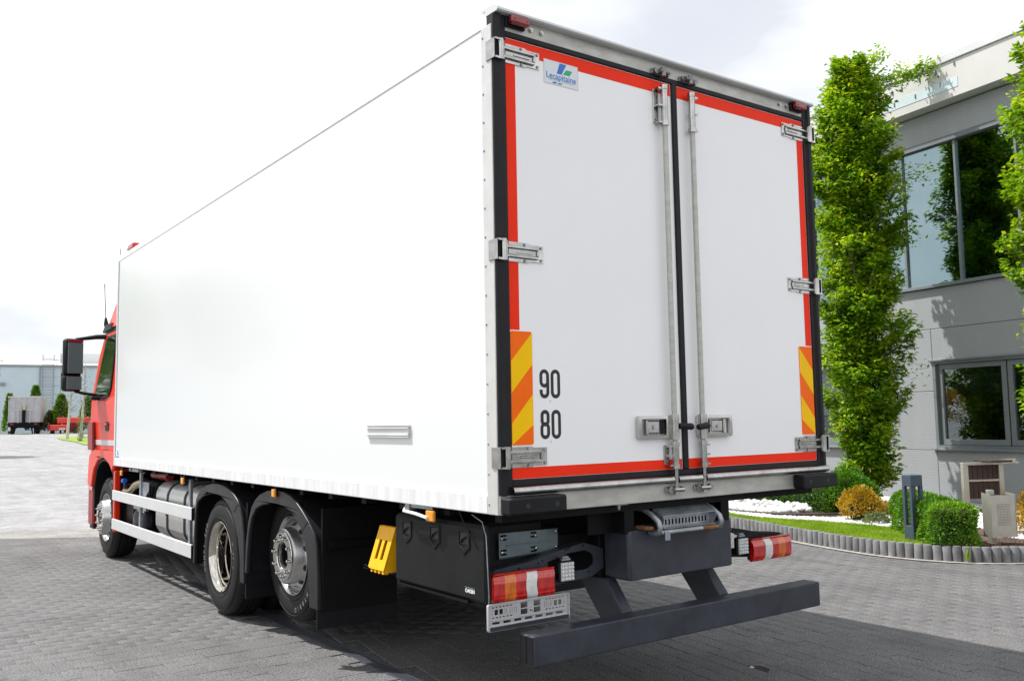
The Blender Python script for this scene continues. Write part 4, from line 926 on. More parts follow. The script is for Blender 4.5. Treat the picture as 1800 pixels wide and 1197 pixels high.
text('OAKEN', 0.026, 'box_lettering', 'white_print', tb, on_left(0.0515, 0.345, 0.757), bold=0.0008)
m = MB(); m.box(0.0512, 0.0519, 0.30, 0.392, 0.7735, 0.7748); m.build('lettering_line', 'logo_grey', tb, smooth=0)
m = MB(); m.tube([(0.02, 0.955, 1.145), (0.0, 0.94, 1.128), (-0.004, 0.80, 1.122), (-0.004, 0.675, 1.108)], 0.009, n=8); arm = m.build('marker_arm', 'white_print', T)
m = MB(); m.box(0.01, 0.06, 0.90, 0.945, 1.135, 1.1695); m.box(0.02, 0.05, 0.66, 0.90, 1.150, 1.1655); m.build('arm_bracket', 'galvanised', arm)
for y, z, s_ in ((7.70, 1.093, 0.032), (5.26, 1.108, 0.036), (2.94, 1.118, 0.030), (0.665, 1.118, 0.042)):
    m = MB(); m.box(0.002, 0.022, y-s_, y+s_, z-0.030, z+0.030, 0.006); a = m.build('side_marker', 'amber', T)
    m = MB(); m.box(0.0225, 0.034, y-s_*0.6, y+s_*0.6, z-0.02, 1.1695); m.build('marker_bracket', 'chassis', a)
m = MB(); m.tube([(0.035, 0.42, 1.165), (0.032, 0.36, 1.10), (0.05, 0.27, 0.98), (0.08, 0.19, 0.90), (0.12, 0.235, 0.852)], 0.0028, n=5); m.build('lamp_cable', 'black_plastic', T)
m = MB(); m.tube([(0.04, 0.30, 1.15), (0.045, 0.215, 1.12), (0.048, 0.185, 1.05), (0.05, 0.178, 0.90), (0.055, 0.176, 0.74), (0.06, 0.190, 0.70)], 0.0028, n=5); m.build('plate_cable', 'galvanised', T)
# chock carrier and chock
m = MB(); m.box(0.27, 0.29, 1.20, 1.50, 0.70, 1.05); m.box(0.10, 0.27, 1.23, 1.49, 0.722, 0.7315); m.box(0.29, 0.86, 1.30, 1.38, 0.84, 0.90); m.build('chock_carrier', 'chassis', T, smooth=0)
ck = root('wheel_chock', (0.15, 1.35, 0.732), 'yellow wheel chock stowed beside the black tool box', 'wheel chock')
sec = [(0.118, 0.990), (0.145, 0.990), (0.268, 0.760), (0.268, 0.733), (0.050, 0.733), (0.036, 0.748)]
def slope(f, g, dx=0.0): # point on the slotted face
    x = 0.118+(0.036-0.118)*f; z = 0.990+(0.748-0.990)*f; return (x+dx, 1.26+0.20*g, z)
m = MB()
# slotted face built from strips round two slots
gs = [0, 0.24, 0.42, 0.58, 0.76, 1.0]; fs = [0, 0.30, 0.78, 1.0]
for i in range(5):
    for j in range(3):
        if j == 1 and i in (1, 3): continue
        a = [slope(fs[j], gs[i]), slope(fs[j+1], gs[i]), slope(fs[j+1], gs[i+1]), slope(fs[j], gs[i+1])]
        b = [(p[0]+0.010, p[1], p[2]+0.003) for p in a]
        m.add(a+b, [(0, 1, 2, 3), (7, 6, 5, 4), (0, 4, 5, 1), (1, 5, 6, 2), (2, 6, 7, 3), (3, 7, 4, 0)])
m.build('chock_face', 'chock', ck, smooth=0, recalc=False)
for y in (1.26, 1.452):
    m = MB(); m.prism([(0.125, 0.986), (0.145, 0.986), (0.264, 0.760), (0.264, 0.7345), (0.062, 0.7345), (0.050, 0.748)], 'x', 0, 1)
    m = MB(); m.prism([(0.125, 0.986), (0.145, 0.986), (0.264, 0.760), (0.264, 0.7345), (0.062, 0.7345), (0.050, 0.748)], 'y', y, y+0.008); m.build('chock_side', 'chock', ck, smooth=0)
m = MB(); m.box(0.118, 0.146, 1.2605, 1.4595, 0.990, 0.996, 0.002); m.build('chock_crest', 'chock', ck)
for i in range(4):
    y = 1.275+i*0.048; m = MB(); m.cyl((0.040, y, 0.738), (0.075, y, 0.7345), 0.012, n=8); m.build('chock_tooth', 'chock', ck)
m = MB(); m.tube([(0.03, 1.44, 0.752), (0.01, 1.46, 0.765), (0.0, 1.43, 0.775), (0.012, 1.40, 0.760), (0.022, 1.42, 0.745), (0.01, 1.47, 0.748)], 0.0025, n=5); m.build('retaining_wire', 'chassis', ck)

# ------------------------------------------------------------------ side guards, tank and ancillaries
for k in (0, 1):
    sm = (lambda m: m.mir()) if k else (lambda m: m)
    for z0, z1 in ((0.752, 0.868), (0.405, 0.528)):
        m = MB(); m.box(0.028, 0.054, 5.02, 8.22, z0, z1, 0.004); sm(m); r_ = m.build('guard_rail', 'rail_alu', T)
        m = MB(); m.box(0.027, 0.056, 5.008, 5.0195, z0-0.001, z1+0.001); sm(m); m.build('rail_cap', 'black_plastic', r_)
    for y in (7.02, 5.19):
        m = MB(); m.box(0.056, 0.085, y-0.025, y+0.025, 0.40, 1.12, 0.003); sm(m); p_ = m.build('guard_post', 'galvanised', T)
        if y > 6:
            m = MB(); m.prism([(6.72, 1.02), (6.995, 1.02), (6.995, 0.86), (6.86, 0.86), (6.74, 0.93)], 'x', 0.075, 0.080, holes=[rrect(6.80, 6.82, 0.93, 0.95, 0.008), rrect(6.80, 6.82, 0.985, 1.005, 0.008)]); sm(m); m.build('gusset_plate', 'galvanised', p_, smooth=0)
m = MB(); m.prism(rrect(0.12, 0.74, 0.455, 1.045, 0.16, 8), 'y', 5.15, 6.60); tank = m.build('fuel_tank', 'tank_alu', T, smooth=40, bevel=0.03, bseg=3)
for y in (6.15, 5.55):
    m = MB(); o_ = rrect(0.114, 0.746, 0.449, 1.051, 0.164, 8); i_ = rrect(0.1215, 0.7385, 0.4565, 1.0435, 0.158, 8)
    m.prism(o_, 'y', y-0.028, y+0.028, holes=[i_]); m.build('tank_strap', 'black_plastic', tank, smooth=40)
m = MB(); m.cyl((0.25, 5.85, 1.03), (0.22, 5.85, 1.065), 0.05, n=16); m.build('filler_cap', 'black_plastic', tank)
m = MB(); m.box(0.105, 0.113, 6.16, 6.205, 0.70, 0.76, 0.003); m.build('tank_reflector', 'amber', tank)
m = MB(); m.box(0.14, 0.62, 6.72, 7.36, 0.72, 1.02, 0.05); b_ = m.build('black_reservoir', 'black_plastic', T, bevel=0.01)
m = MB(); [m.box(0.134, 0.1395, 6.80+i*0.11, 6.83+i*0.11, 0.80, 0.97, 0.002) for i in range(5)]; m.build('reservoir_ribs', 'black_plastic', b_)
m = MB(); m.box(0.16, 0.62, 7.70, 8.12, 0.42, 0.80, 0.03); m.build('battery_box', 'black_plastic', T, bevel=0.01)
m = MB(); m.tube([(0.13, 7.98, 0.86), (0.13, 7.75, 0.86), (0.14, 7.55, 0.95), (0.2, 7.38, 1.0)], 0.045, n=12); m.build('intake_pipe', 'brass', T, smooth=60)
m = MB(); m.cyl((0.10, 7.98, 0.985), (0.10, 7.90, 0.992), 0.028, n=14); m.cyl((0.10, 7.94, 0.94), (0.12, 7.94, 0.98), 0.012, n=10); m.build('blue_cap', 'blue_cap', T); m = MB(); m.box(0.10, 0.30, 7.86, 8.02, 0.78, 0.945, 0.02); m.build('washer_tank', 'chassis', T)
for y in (7.42, 7.18):
    m = MB(); m.lathe([(0.0, 0.0), (0.0, 0.075), (0.12, 0.075), (0.17, 0.05), (0.20, 0.0)], (0.16, y, 0.50), n=16, axis='z'); m.build('air_canister', 'cast_grey', T, smooth=40)
m = MB(); m.box(0.13, 0.16, 7.05, 7.60, 0.685, 0.718); m.build('canister_label_plate', 'galvanised', T)
m = MB(); m.box(0.15, 0.60, 7.05, 7.55, 0.44, 0.50); m.box(0.60, 0.87, 6.9, 7.1, 0.80, 0.92); m.box(0.62, 0.87, 5.4, 5.5, 0.80, 0.95); m.box(0.60, 0.87, 7.8, 7.95, 0.76, 0.86); o = m.build('mounting_brackets', 'chassis', T, smooth=0); o['kind'] = 'stuff'
m = MB(); m.cyl((0.22, 6.45, 1.09), (0.22, 7.05, 1.09), 0.045, n=14); m.build('red_cylinder', 'deep_red', T)
m = MB(); m.tube([(0.12, 7.08, 1.13), (0.09, 7.10, 1.08), (0.10, 7.08, 1.0), (0.14, 7.06, 0.95)], 0.012, n=7); m.build('white_hose', 'white_print', T, smooth=60)
m = MB(); m.box(0.06, 0.30, 7.15, 7.55, 1.118, 1.155, 0.005); m.build('pale_junction_box', 'dull_alu', T)
# fridge unit above the cab
m = MB(); m.prism([(8.035, 2.75), (8.60, 2.85), (8.62, 3.55), (8.45, 3.80), (8.30, 3.84), (8.035, 3.84)], 'x', 0.22, 2.38); fu = m.build('cooling_unit', 'white_panel', T, bevel=0.03)
m = MB(); m.prism([(8.05, 3.845), (8.40, 3.845), (8.33, 3.90), (8.05, 3.905)], 'x', 0.17, 2.43); m.build('unit_cover', 'deep_red2', fu, bevel=0.02) if False else None
M['beacon_red'] = mat('beacon_red', (0.42, 0.012, 0.02), 0.3, coat=0.4)
m.build('unit_cover', 'beacon_red', fu, bevel=0.02)
m = MB(); m.tube([(0.02, 8.02, 3.722), (0.02, 8.03, 3.80)], 0.006, n=6); m.build('roof_pin', 'galvanised', T)

# ------------------------------------------------------------------ cab
def sect(z, w, y0, y1, r, n=6):
    x0, x1 = 1.3-w, 1.3+w; p = []
    for cx, cy, a0, rr in ((x1-r, y1-r, 0, r), (x0+r, y1-r, 90, r), (x0+0.06, y0+0.06, 180, 0.06), (x1-0.06, y0+0.06, 270, 0.06)):
        for i in range(n+1):
            a = rad(a0+90*i/n); p.append((cx+rr*math.cos(a), cy+rr*math.sin(a), z))
    return p
def loft(secs):
    m = MB(); n = len(secs[0])
    for s_ in secs: m.v += s_
    for i in range(len(secs)-1):
        for k in range(n): m.f.append([i*n+k, i*n+(k+1) % n, (i+1)*n+(k+1) % n, (i+1)*n+k])
    m.f.append(list(range(n))[::-1]); m.f.append(list(range((len(secs)-1)*n, len(secs)*n))); return m
cb = loft([sect(1.335, 1.222, 8.20, 9.98, 0.30), sect(1.42, 1.235, 8.20, 10.02, 0.30), sect(1.62, 1.24, 8.20, 10.03, 0.32), sect(2.05, 1.235, 8.20, 10.0, 0.34), sect(2.10, 1.225, 8.20, 9.98, 0.34), sect(2.55, 1.19, 8.20, 9.86, 0.36), sect(2.86, 1.155, 8.20, 9.70, 0.38)]).build('cab', 'cab_red', T, smooth=40)
rf = loft([sect(2.93, 1.16, 8.20, 9.66, 0.40), sect(3.02, 1.14, 8.20, 9.55, 0.42), sect(3.2, 1.12, 8.20, 9.42, 0.48), sect(3.40, 1.08, 8.20, 9.22, 0.46), sect(3.56, 1.03, 8.20, 8.98, 0.40), sect(3.64, 0.96, 8.20, 8.80, 0.3)]).build('cab_roof', 'cab_red', cb, smooth=40)
loft([sect(2.861, 1.15, 8.22, 9.69, 0.40), sect(2.929, 1.145, 8.22, 9.65, 0.40)]).build('roof_gap_band', 'black_plastic', cb, smooth=40)
loft([sect(2.905, 1.175, 8.9, 9.80, 0.40), sect(2.985, 1.165, 8.9, 9.72, 0.42)]).build('sun_visor', 'black_plastic', cb, smooth=40)
# side windows, doors
def cabx(z): return 1.3-float(np.interp(z, [1.335, 1.42, 1.62, 2.05, 2.10, 2.55, 2.86], [1.222, 1.235, 1.24, 1.235, 1.225, 1.19, 1.155]))
def on_cab(m, poly, d0, d1):
    n = len(poly); v = [(cabx(z)+d0, y, z) for y, z in poly]+[(cabx(z)+d1, y, z) for y, z in poly]
    tri = tessellate_polygon([[Vector((y, z, 0)) for y, z in poly]])
    m.add(v, [tuple(t) for t in tri]+[tuple(i+n for i in t)[::-1] for t in tri]+[(i, (i+1) % n, n+(i+1) % n, n+i) for i in range(n)])
for k in (0, 1):
    sm = (lambda m: m.mir()) if k else (lambda m: m)
    wp = [(8.62, 2.12), (8.60, 2.30), (8.60, 2.72), (8.64, 2.78), (9.05, 2.78), (9.12, 2.74), (9.42, 2.16), (9.40, 2.08), (9.0, 2.02), (8.68, 2.06)]
    m = MB(); on_cab(m, wp, -0.020, -0.017); sm(m); m.build('side_window', 'glass_dark', cb, smooth=0)
    fr_ = [(y+(0.035 if y > 9 else -0.035), z+(0.035 if z > 2.4 else -0.035)) for y, z in wp]
    m = MB(); on_cab(m, fr_, -0.0165, 0.004); sm(m); m.build('window_surround', 'black_plastic', cb, smooth=0)
    m = MB(); on_cab(m, [(8.50, 1.36), (8.512, 1.36), (8.512, 2.82), (8.50, 2.82)], -0.0012, 0.004); on_cab(m, [(9.56, 1.36), (9.572, 1.36), (9.572, 2.1), (9.56, 2.1)], -0.0012, 0.004); sm(m); m.build('door_gap', 'ink', cb, smooth=0)
    m = MB(); on_cab(m, [(8.26, 1.40), (9.60, 1.40), (9.60, 1.465), (8.26, 1.465)], -0.0030, 0.004); sm(m); m.build('grey_trim', 'rail_alu', cb, smooth=0)
    m = MB(); on_cab(m, rrect(8.60, 8.82, 1.58, 1.70, 0.055), -0.0050, 0.004); sm(m); dh = m.build('handle_bowl', 'black_plastic', cb, smooth=0)
    m = MB(); m.box(0.030, 0.050, 8.63, 8.79, 1.655, 1.675, 0.004); sm(m); m.build('door_lever', 'cab_red', cb)
    # wheel arch fender
    OU = [(8.18, 1.16), (8.20, 1.334), (9.45, 1.334), (9.62, 1.26), (9.68, 1.05), (9.70, 0.86)]; IN = [(9.42, 0.86), (9.38, 0.98), (9.28, 1.10), (9.12, 1.19), (8.92, 1.235), (8.70, 1.235), (8.50, 1.19), (8.34, 1.11), (8.30, 1.07)]
    m = MB(); m.prism(OU+IN, 'x', 0.030, 0.36); sm(m); m.build('front_fender', 'cab_red', cb, smooth=30, bevel=0.03, bseg=3)
    m = MB(); m.box(0.045, 0.115, 8.165, 8.245, 0.365, 1.10, 0.012); sm(m); m.build('rear_quarter_panel', 'cab_red', cb)
    m = MB(); m.box(0.05, 0.4, 9.41, 9.69, 0.34, 0.858, 0.02); sm(m); m.build('step_panel', 'deep_red', cb)
    m = MB(); m.box(0.040, 0.049, 9.42, 9.66, 0.80, 0.855, 0.003); sm(m); m.build('side_repeater', 'lens_red', cb)
    m = MB(); m.box(0.06, 0.30, 9.40, 9.62, 0.30, 0.339, 0.006); sm(m); m.build('entry_step', 'black_plastic', cb)
    m = MB(); m.prism([(8.32, 0.90), (8.30, 1.06), (8.5, 1.18), (8.7, 1.225), (8.92, 1.225), (9.12, 1.18), (9.28, 1.09), (9.40, 0.86), (9.40, 0.50), (9.37, 0.50), (9.37, 0.86), (9.25, 1.07), (9.1, 1.155), (8.92, 1.20), (8.7, 1.20), (8.52, 1.155), (8.34, 1.045), (8.35, 0.90)], 'x', 0.06, 0.5); sm(m); m.build('wheel_arch', 'black_plastic', cb, smooth=40)
    # mirror
    yz = 9.26
    RM = Matrix.Translation((-0.235, yz, 0)) @ Matrix.Rotation(rad(21), 4, 'Z') @ Matrix.Translation((0.235, -yz, 0))
    def mp_(m, *a, **kw): m.xf(RM); sm(m); return m.build(*a, **kw)
    m = MB(); m.box(-0.350, -0.120, yz+0.05, yz+0.115, 2.29, 2.34); mp_(m, 'housing_bridge', 'black_plastic', cb, smooth=0)
    m = MB(); m.box(-0.358, -0.112, yz, yz+0.12, 2.318, 2.790, 0.03); mp_(m, 'mirror_housing', 'black_plastic', cb, smooth=30, bevel=0.012)
    m = MB(); m.box(-0.366, -0.117, yz+0.005, yz+0.12, 2.100, 2.314, 0.03); mp_(m, 'wide_mirror_housing', 'black_plastic', cb, smooth=30, bevel=0.012)
    m = MB(); m.box(-0.332, -0.125, yz-0.004, yz-0.0005, 2.335, 2.735, 0.001); mp_(m, 'mirror_glass', 'mirror', cb, smooth=0)
    m = MB(); m.box(-0.332, -0.125, yz-0.004, yz-0.0005, 2.740, 2.772, 0.001); mp_(m, 'mirror_red_strip', 'lens_dark', cb, smooth=0)
    m = MB(); m.box(-0.338, -0.135, yz+0.0005, yz+0.0045, 2.125, 2.295, 0.001); mp_(m, 'mirror_glass', 'mirror', cb, smooth=0)
    m = MB(); m.tube([(-0.22, yz+0.07, 2.785), (-0.12, yz+0.08, 2.80), (0.03, yz+0.06, 2.825), (0.16, yz+0.02, 2.83)], [0.018, 0.024, 0.032, 0.035], n=8); sm(m); m.build('mirror_arm', 'black_plastic', cb, smooth=60)
    m = MB(); m.tube([(-0.22, yz+0.07, 2.105), (-0.10, yz+0.08, 2.075), (0.08, yz+0.05, 2.05)], 0.020, n=8); m.box(-0.04, 0.07, yz-0.10, yz+0.10, 1.985, 2.035, 0.015); sm(m); m.build('mirror_arm', 'black_plastic', cb, smooth=40)
    m = MB(); m.prism([(9.38, 1.33), (9.66, 1.33), (9.72, 1.66), (9.60, 1.72), (9.42, 1.70)], 'x', 0.020, 0.058); sm(m); m.build('air_deflector', 'deep_red', cb, smooth=0, bevel=0.01)
m = MB(); m.tube([(0.17, 9.40, 2.99), (0.165, 9.41, 3.02), (0.16, 9.415, 3.10)], [0.035, 0.03, 0.012], n=8); m.tube([(0.16, 9.415, 3.10), (0.145, 9.43, 3.45), (0.142, 9.435, 3.56)], [0.005, 0.004, 0.006], n=6); m.build('antenna', 'black_plastic', cb, smooth=60)
m = MB(); m.add([(1.3+s_*w_, 10.03-(z-2.0)*0.17 if z > 2.0 else 10.03, z) for s_, w_, z in ((-1, 0.95, 2.12), (1, 0.95, 2.12), (1, 0.86, 2.84), (-1, 0.86, 2.84))], [(0, 1, 2, 3)]); m.build('windscreen', 'glass_dark', cb, smooth=0)
loft([sect(0.30, 1.20, 9.55, 10.0, 0.30), sect(0.45, 1.235, 9.50, 10.06, 0.32), sect(0.95, 1.235, 9.50, 10.06, 0.32), sect(1.33, 1.22, 9.45, 10.02, 0.30)]).build('front_bumper', 'cab_red', cb, smooth=40)
m = MB(); m.box(0.5, 2.1, 8.25, 9.4, 0.95, 1.33); m.build('engine_tunnel', 'chassis', cb, smooth=0)

# ------------------------------------------------------------------ vegetation helpers
def unit(a): return a/np.maximum(np.linalg.norm(a, axis=1, keepdims=True), 1e-9)
def leaves(P, D, Nn, ln, wd):
    # folded diamond leaves: base P, direction D, upper normal Nn
    D = unit(D); Sd = unit(np.cross(D, Nn)); Up = np.cross(Sd, D)
    ln = ln[:, None]; wd = wd[:, None]
    a = P; b = P+D*ln*0.45+Sd*wd*0.5+Up*wd*0.14; c = P+D*ln-Up*ln*0.12; d = P+D*ln*0.45-Sd*wd*0.5+Up*wd*0.14
    V = np.stack([a, b, c, d], 1).reshape(-1, 3); k = np.arange(len(P))*4
    F = np.concatenate([np.stack([k, k+1, k+2], 1), np.stack([k, k+2, k+3], 1)]); return V, F
M['hornbeam'] = leaf_mat('hornbeam_leaf', (0.040, 0.125, 0.005), (0.20, 0.385, 0.012), (0.52, 0.60, 0.035), 0.45)
M['yew'] = leaf_mat('yew_leaf', (0.025, 0.10, 0.006), (0.095, 0.27, 0.012), (0.33, 0.50, 0.03), 0.3)
M['golden'] = leaf_mat('golden_leaf', (0.15, 0.12, 0.008), (0.50, 0.31, 0.018), (0.68, 0.48, 0.07), 0.3)
M['conifer'] = leaf_mat('conifer_leaf', (0.035, 0.11, 0.010), (0.10, 0.24, 0.02), (0.24, 0.38, 0.05), 0.3)
M['pale_leaf'] = leaf_mat('pale_leaf', (0.08, 0.12, 0.05), (0.16, 0.22, 0.09), (0.28, 0.33, 0.15), 0.3)
M['bark'] = mat('bark', (0.10, 0.085, 0.07), 0.9, var=0.4, vscale=12, stretch=(1, 1, 0.3), bump=0.5, bscale=40)
M['birch_bark'] = mat('birch_bark', (0.55, 0.52, 0.47), 0.8, var=0.45, vscale=14, stretch=(1, 1, 3))
M['pink_bark'] = mat('pink_bark', (0.30, 0.17, 0.13), 0.9, var=0.3, vscale=14)
M['inner_dark'] = mat('inner_shade_hull', (0.020, 0.030, 0.010), 0.95, var=0.4, vscale=20)  # solid hull against see-through, its dark colour standing for shade inside the foliage

def hornbeam(name, x, y, z0, H, R, label, seed, group, nspray=1100, clear=0.85, lopsided=()):
    rg = np.random.default_rng(seed); t = root(name, (x, y, z0), label, 'tree', group)
    m = MB(); hs = np.linspace(0, H*0.93, 9)
    pts = [(x+0.04*math.sin(h*1.3+seed), y+0.04*math.cos(h*1.7), z0+h) for h in hs]; m.tube(pts, [0.085*(1-h/H)**0.7+0.008 for h in hs], n=10)
    m.build('trunk', 'bark', t, smooth=60, origin=(x, y, z0))
    # limbs and sprays
    m = MB(); P = []; D = []; NN = []; ln = []; wd = []
    for i in range(nspray):
        f = (i+rg.random())/nspray; h = clear*0.9+(H-clear)*f**0.92
        prof = R*min(1.0, 0.42+2.6*f)*(1.0 if f < 0.74 else max(0.15, 1-((f-0.74)/0.26)**1.5*0.80))
        a = rg.random()*2*math.pi; lump = 0.82+0.26*math.sin(3*a+h*2.6+seed)+0.20*math.sin(h*6.1+a*2)
        rr = prof*lump*(0.50+0.58*rg.random()**0.7)
        tip = np.array((x+rr*math.cos(a), y+rr*math.sin(a), z0+h)); base = np.array((x, y, z0+max(clear*0.75, h-0.35-0.8*rr)))
        if i % 6 == 0: m.tube([base, base*0.5+tip*0.5+np.array((0, 0, -0.06)), tip], [0.016, 0.010, 0.003], n=4, caps=False)
        outd = np.array((math.cos(a), math.sin(a), 0.25+0.6*rg.random())); outd /= np.linalg.norm(outd)
        L_ = 0.20+0.20*rg.random(); k = int(48+22*rg.random())
        s_ = rg.random(k)[:, None]; side = np.cross(outd, (0, 0, 1.0)); side /= np.linalg.norm(side)
        sp = tip+outd*(s_-0.7)*L_*1.6+side*rg.normal(0, 0.070, (k, 1))+np.array((0, 0, 1))*rg.normal(0, 0.042, (k, 1))
        dd = outd*0.7+side*rg.normal(0, 0.8, (k, 1))+np.array((0, 0, 1))*rg.normal(-0.25, 0.35, (k, 1))
        nn = np.array((0, 0, 1.0))+rg.normal(0, 0.38, (k, 3))+outd*0.35
        P.append(sp); D.append(dd); NN.append(nn); ln.append(rg.uniform(0.065, 0.115, k)); wd.append(rg.uniform(0.038, 0.062, k))
    m.build('limbs', 'bark', t, smooth=60, recalc=False)['kind'] = 'stuff'
    for (ax, ay, az, bx_, by_, bz_, cnt) in lopsided:      # long side shoots
        s_ = rg.random(cnt)[:, None]; a0 = np.array((ax, ay, az)); b0 = np.array((bx_, by_, bz_))
        sp = a0+(b0-a0)*s_+rg.normal(0, 0.09, (cnt, 3)); P.append(sp); D.append((b0-a0)+rg.normal(0, 0.5, (cnt, 3))); NN.append(np.array((0, 0, 1.0))+rg.normal(0, 0.4, (cnt, 3))); ln.append(rg.uniform(0.05, 0.09, cnt)); wd.append(rg.uniform(0.032, 0.05, cnt))
    V, F = leaves(np.vstack(P), np.vstack(D), np.vstack(NN), np.concatenate(ln), np.concatenate(wd))
    np_mesh('crown', V, F, 'hornbeam', t, origin=(x, y, z0+clear)); return t

def shrub(name, pts_fn, n, label, cat, material, size, seed, base, group=None, core=None):
    # pts_fn(rng, n) -> surface points and outward normals
    rg = np.random.default_rng(seed); P, Nn = pts_fn(rg, n)
    t = root(name, base, label, cat, group)
    jit = rg.normal(0, 1, P.shape); D = unit(Nn*0.9+jit*0.55+np.array((0, 0, 0.25))); UPn = unit(np.cross(D, rg.normal(0, 1, P.shape)))
    P = P - Nn*np.abs(rg.normal(0, 0.018, (len(P), 1)))+Nn*0.012*np.sin(P[:, :1]*21+P[:, 1:2]*17+P[:, 2:]*19)
    V, F = leaves(P, D, UPn, rg.uniform(0.7, 1.3, len(P))*size, rg.uniform(0.7, 1.2, len(P))*size*0.5)
    np_mesh('foliage', V, F, material, t, origin=base)
    if core is not None: core.build('inner_shade_hull', 'inner_dark', t, smooth=60)
    return t
def blob_pts(c, r):
    def f(rg, n):
        d = unit(rg.normal(0, 1, (n, 3))); d[:, 2] = np.where(d[:, 2] < -0.35, -d[:, 2], d[:, 2])
        lump = 1+0.10*np.sin(d[:, 0]*7+c[0])+0.10*np.sin(d[:, 1]*8+2)+0.08*np.sin(d[:, 2]*9)
        depth = 1-0.25*rg.random(n)**2
        return np.array(c)+d*np.array(r)*lump[:, None]*depth[:, None], d
    return f
def hedge_pts(a, b, wd, z0, h):
    a = np.array(a, float); b = np.array(b, float); L_ = np.linalg.norm(b-a); t = (b-a)/L_; nrm = np.array((-t[1], t[0]))
    def f(rg, n):
        # faces: two sides, two ends, top
        areas = np.array([L_*h, L_*h, wd*h, wd*h, L_*wd]); k = rg.choice(5, n, p=areas/areas.sum())
        u = rg.random(n); v = rg.random(n); P = np.zeros((n, 3)); Nn = np.zeros((n, 3))
        for q in range(5):
            s = k == q
            if q < 2:
                sg = 1 if q == 0 else -1; P[s, :2] = a+t*(u[s, None]*L_)+nrm*sg*wd/2; P[s, 2] = z0+v[s]*h; Nn[s, :2] = nrm*sg
            elif q < 4:
                e = b if q == 2 else a; sg = 1 if q == 2 else -1; P[s, :2] = e+nrm*((u[s, None]-0.5)*wd); P[s, 2] = z0+v[s]*h; Nn[s, :2] = t*sg
            else:
                P[s, :2] = a+t*(u[s, None]*L_)+nrm*((v[s, None]-0.5)*wd); P[s, 2] = z0+h; Nn[s, 2] = 1
        # round edges
        loc = P[:, :2]-a; al = loc@t; ac = loc@nrm; r = 0.10
        ex = np.maximum(0, np.abs(ac)-(wd/2-r)); ez = np.maximum(0, P[:, 2]-(z0+h-r)); ea = np.maximum(0, np.abs(al-L_/2)-(L_/2-r))
        m_ = np.sqrt(ex**2+ez**2+ea**2); over = np.maximum(0, m_-r)/np.maximum(m_, 1e-6)
        P[:, :2] -= nrm*(np.sign(ac)*ex*over)[:, None]; P[:, :2] -= t*(np.sign(al-L_/2)*ea*over)[:, None]; P[:, 2] -= ez*over
        bump_ = 0.030*np.sin(P[:, 0]*9+P[:, 2]*7)*np.sin(P[:, 1]*8+P[:, 2]*11)
        P += Nn*bump_[:, None]; return P, Nn
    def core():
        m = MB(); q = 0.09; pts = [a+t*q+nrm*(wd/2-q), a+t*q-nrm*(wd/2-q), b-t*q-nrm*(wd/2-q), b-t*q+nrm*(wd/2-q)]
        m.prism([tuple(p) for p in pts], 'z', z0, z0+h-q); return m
    return f, core()

# ------------------------------------------------------------------ planted bed
GZ = 0.125
M['lawn'] = mat('lawn_soil', (0.19, 0.28, 0.03), 0.95, var=0.3, vscale=9, world=True)
M['grass'] = leaf_mat('grass_blade', (0.13, 0.26, 0.014), (0.25, 0.40, 0.025), (0.42, 0.52, 0.08), 0.35)
M['mulch'] = mat('mulch', (0.11, 0.075, 0.055), 0.95, var=0.5, vscale=35, world=True, bump=0.8, bscale=60)
M['white_stone'] = mat('white_stone', (0.72, 0.715, 0.70), 0.8, island=0.14, var=0.08, vscale=20)
M['grey_stone'] = mat('grey_stone', (0.60, 0.60, 0.59), 0.8, island=0.22, var=0.2, vscale=14, bump=0.3, bscale=50)
bed = [tuple(p) for p in KC[:: 3]] + [(13.2, 0.6), (13.4, 16.5)]
m = MB(); tri = tessellate_polygon([[Vector((x, y, 0)) for x, y in bed]]); m.add([(x, y, GZ-0.02) for x, y in bed], [tuple(t) for t in tri])
o = m.build('planted_bed', 'mulch', None, smooth=0, origin=(0, 0, 0)); o['kind'] = 'structure'
KL = [tuple(koff(i, -SG*0.05)) for i in range(0, len(KC), 3) if KC[i][1] < 8.2 and KC[i][0] < 8.6 and KC[i][1] > 2.02]
lawn_poly = KL + [(7.70, 2.10), (8.25, 2.55), (8.50, 2.95), (8.66, 3.6), (8.60, 4.3), (8.38, 5.2), (8.60, 6.3), (9.0, 8.2)]
m = MB(); tri = tessellate_polygon([[Vector((x, y, 0)) for x, y in lawn_poly]]); m.add([(x, y, GZ) for x, y in lawn_poly], [tuple(t) for t in tri])
o = m.build('lawn', 'lawn', None, smooth=0, origin=(0, 0, 0)); o['kind'] = 'structure'
patch = [(10.3, 4.0), (11.2, 4.2), (11.3, 5.2), (10.4, 5.3)]
def scatter(poly, n, rg):
    P = []; xs = [p[0] for p in poly]; ys = [p[1] for p in poly]
    while len(P) < n:
        x = rg.uniform(min(xs), max(xs)); y = rg.uniform(min(ys), max(ys))
        if in_poly(x, y, poly): P.append((x, y))
    return np.array(P)
rg = np.random.default_rng(3)
A = np.vstack([scatter(lawn_poly, 30000, rg), scatter(patch, 4000, rg)]); n = len(A)
hh = rg.uniform(0.020, 0.048, n); aa = rg.uniform(0, 6.283, n); ww = rg.uniform(0.003, 0.006, n); lean = rg.normal(0, 0.012, (n, 2))
zb = np.full(n, GZ)
v0 = np.c_[A[:, 0]-np.cos(aa)*ww, A[:, 1]-np.sin(aa)*ww, zb-0.004]; v1 = np.c_[A[:, 0]+np.cos(aa)*ww, A[:, 1]+np.sin(aa)*ww, zb-0.004]; v2 = np.c_[A+lean, zb+hh]
V = np.stack([v0, v1, v2], 1).reshape(-1, 3); F = np.arange(3*n).reshape(-1, 3)
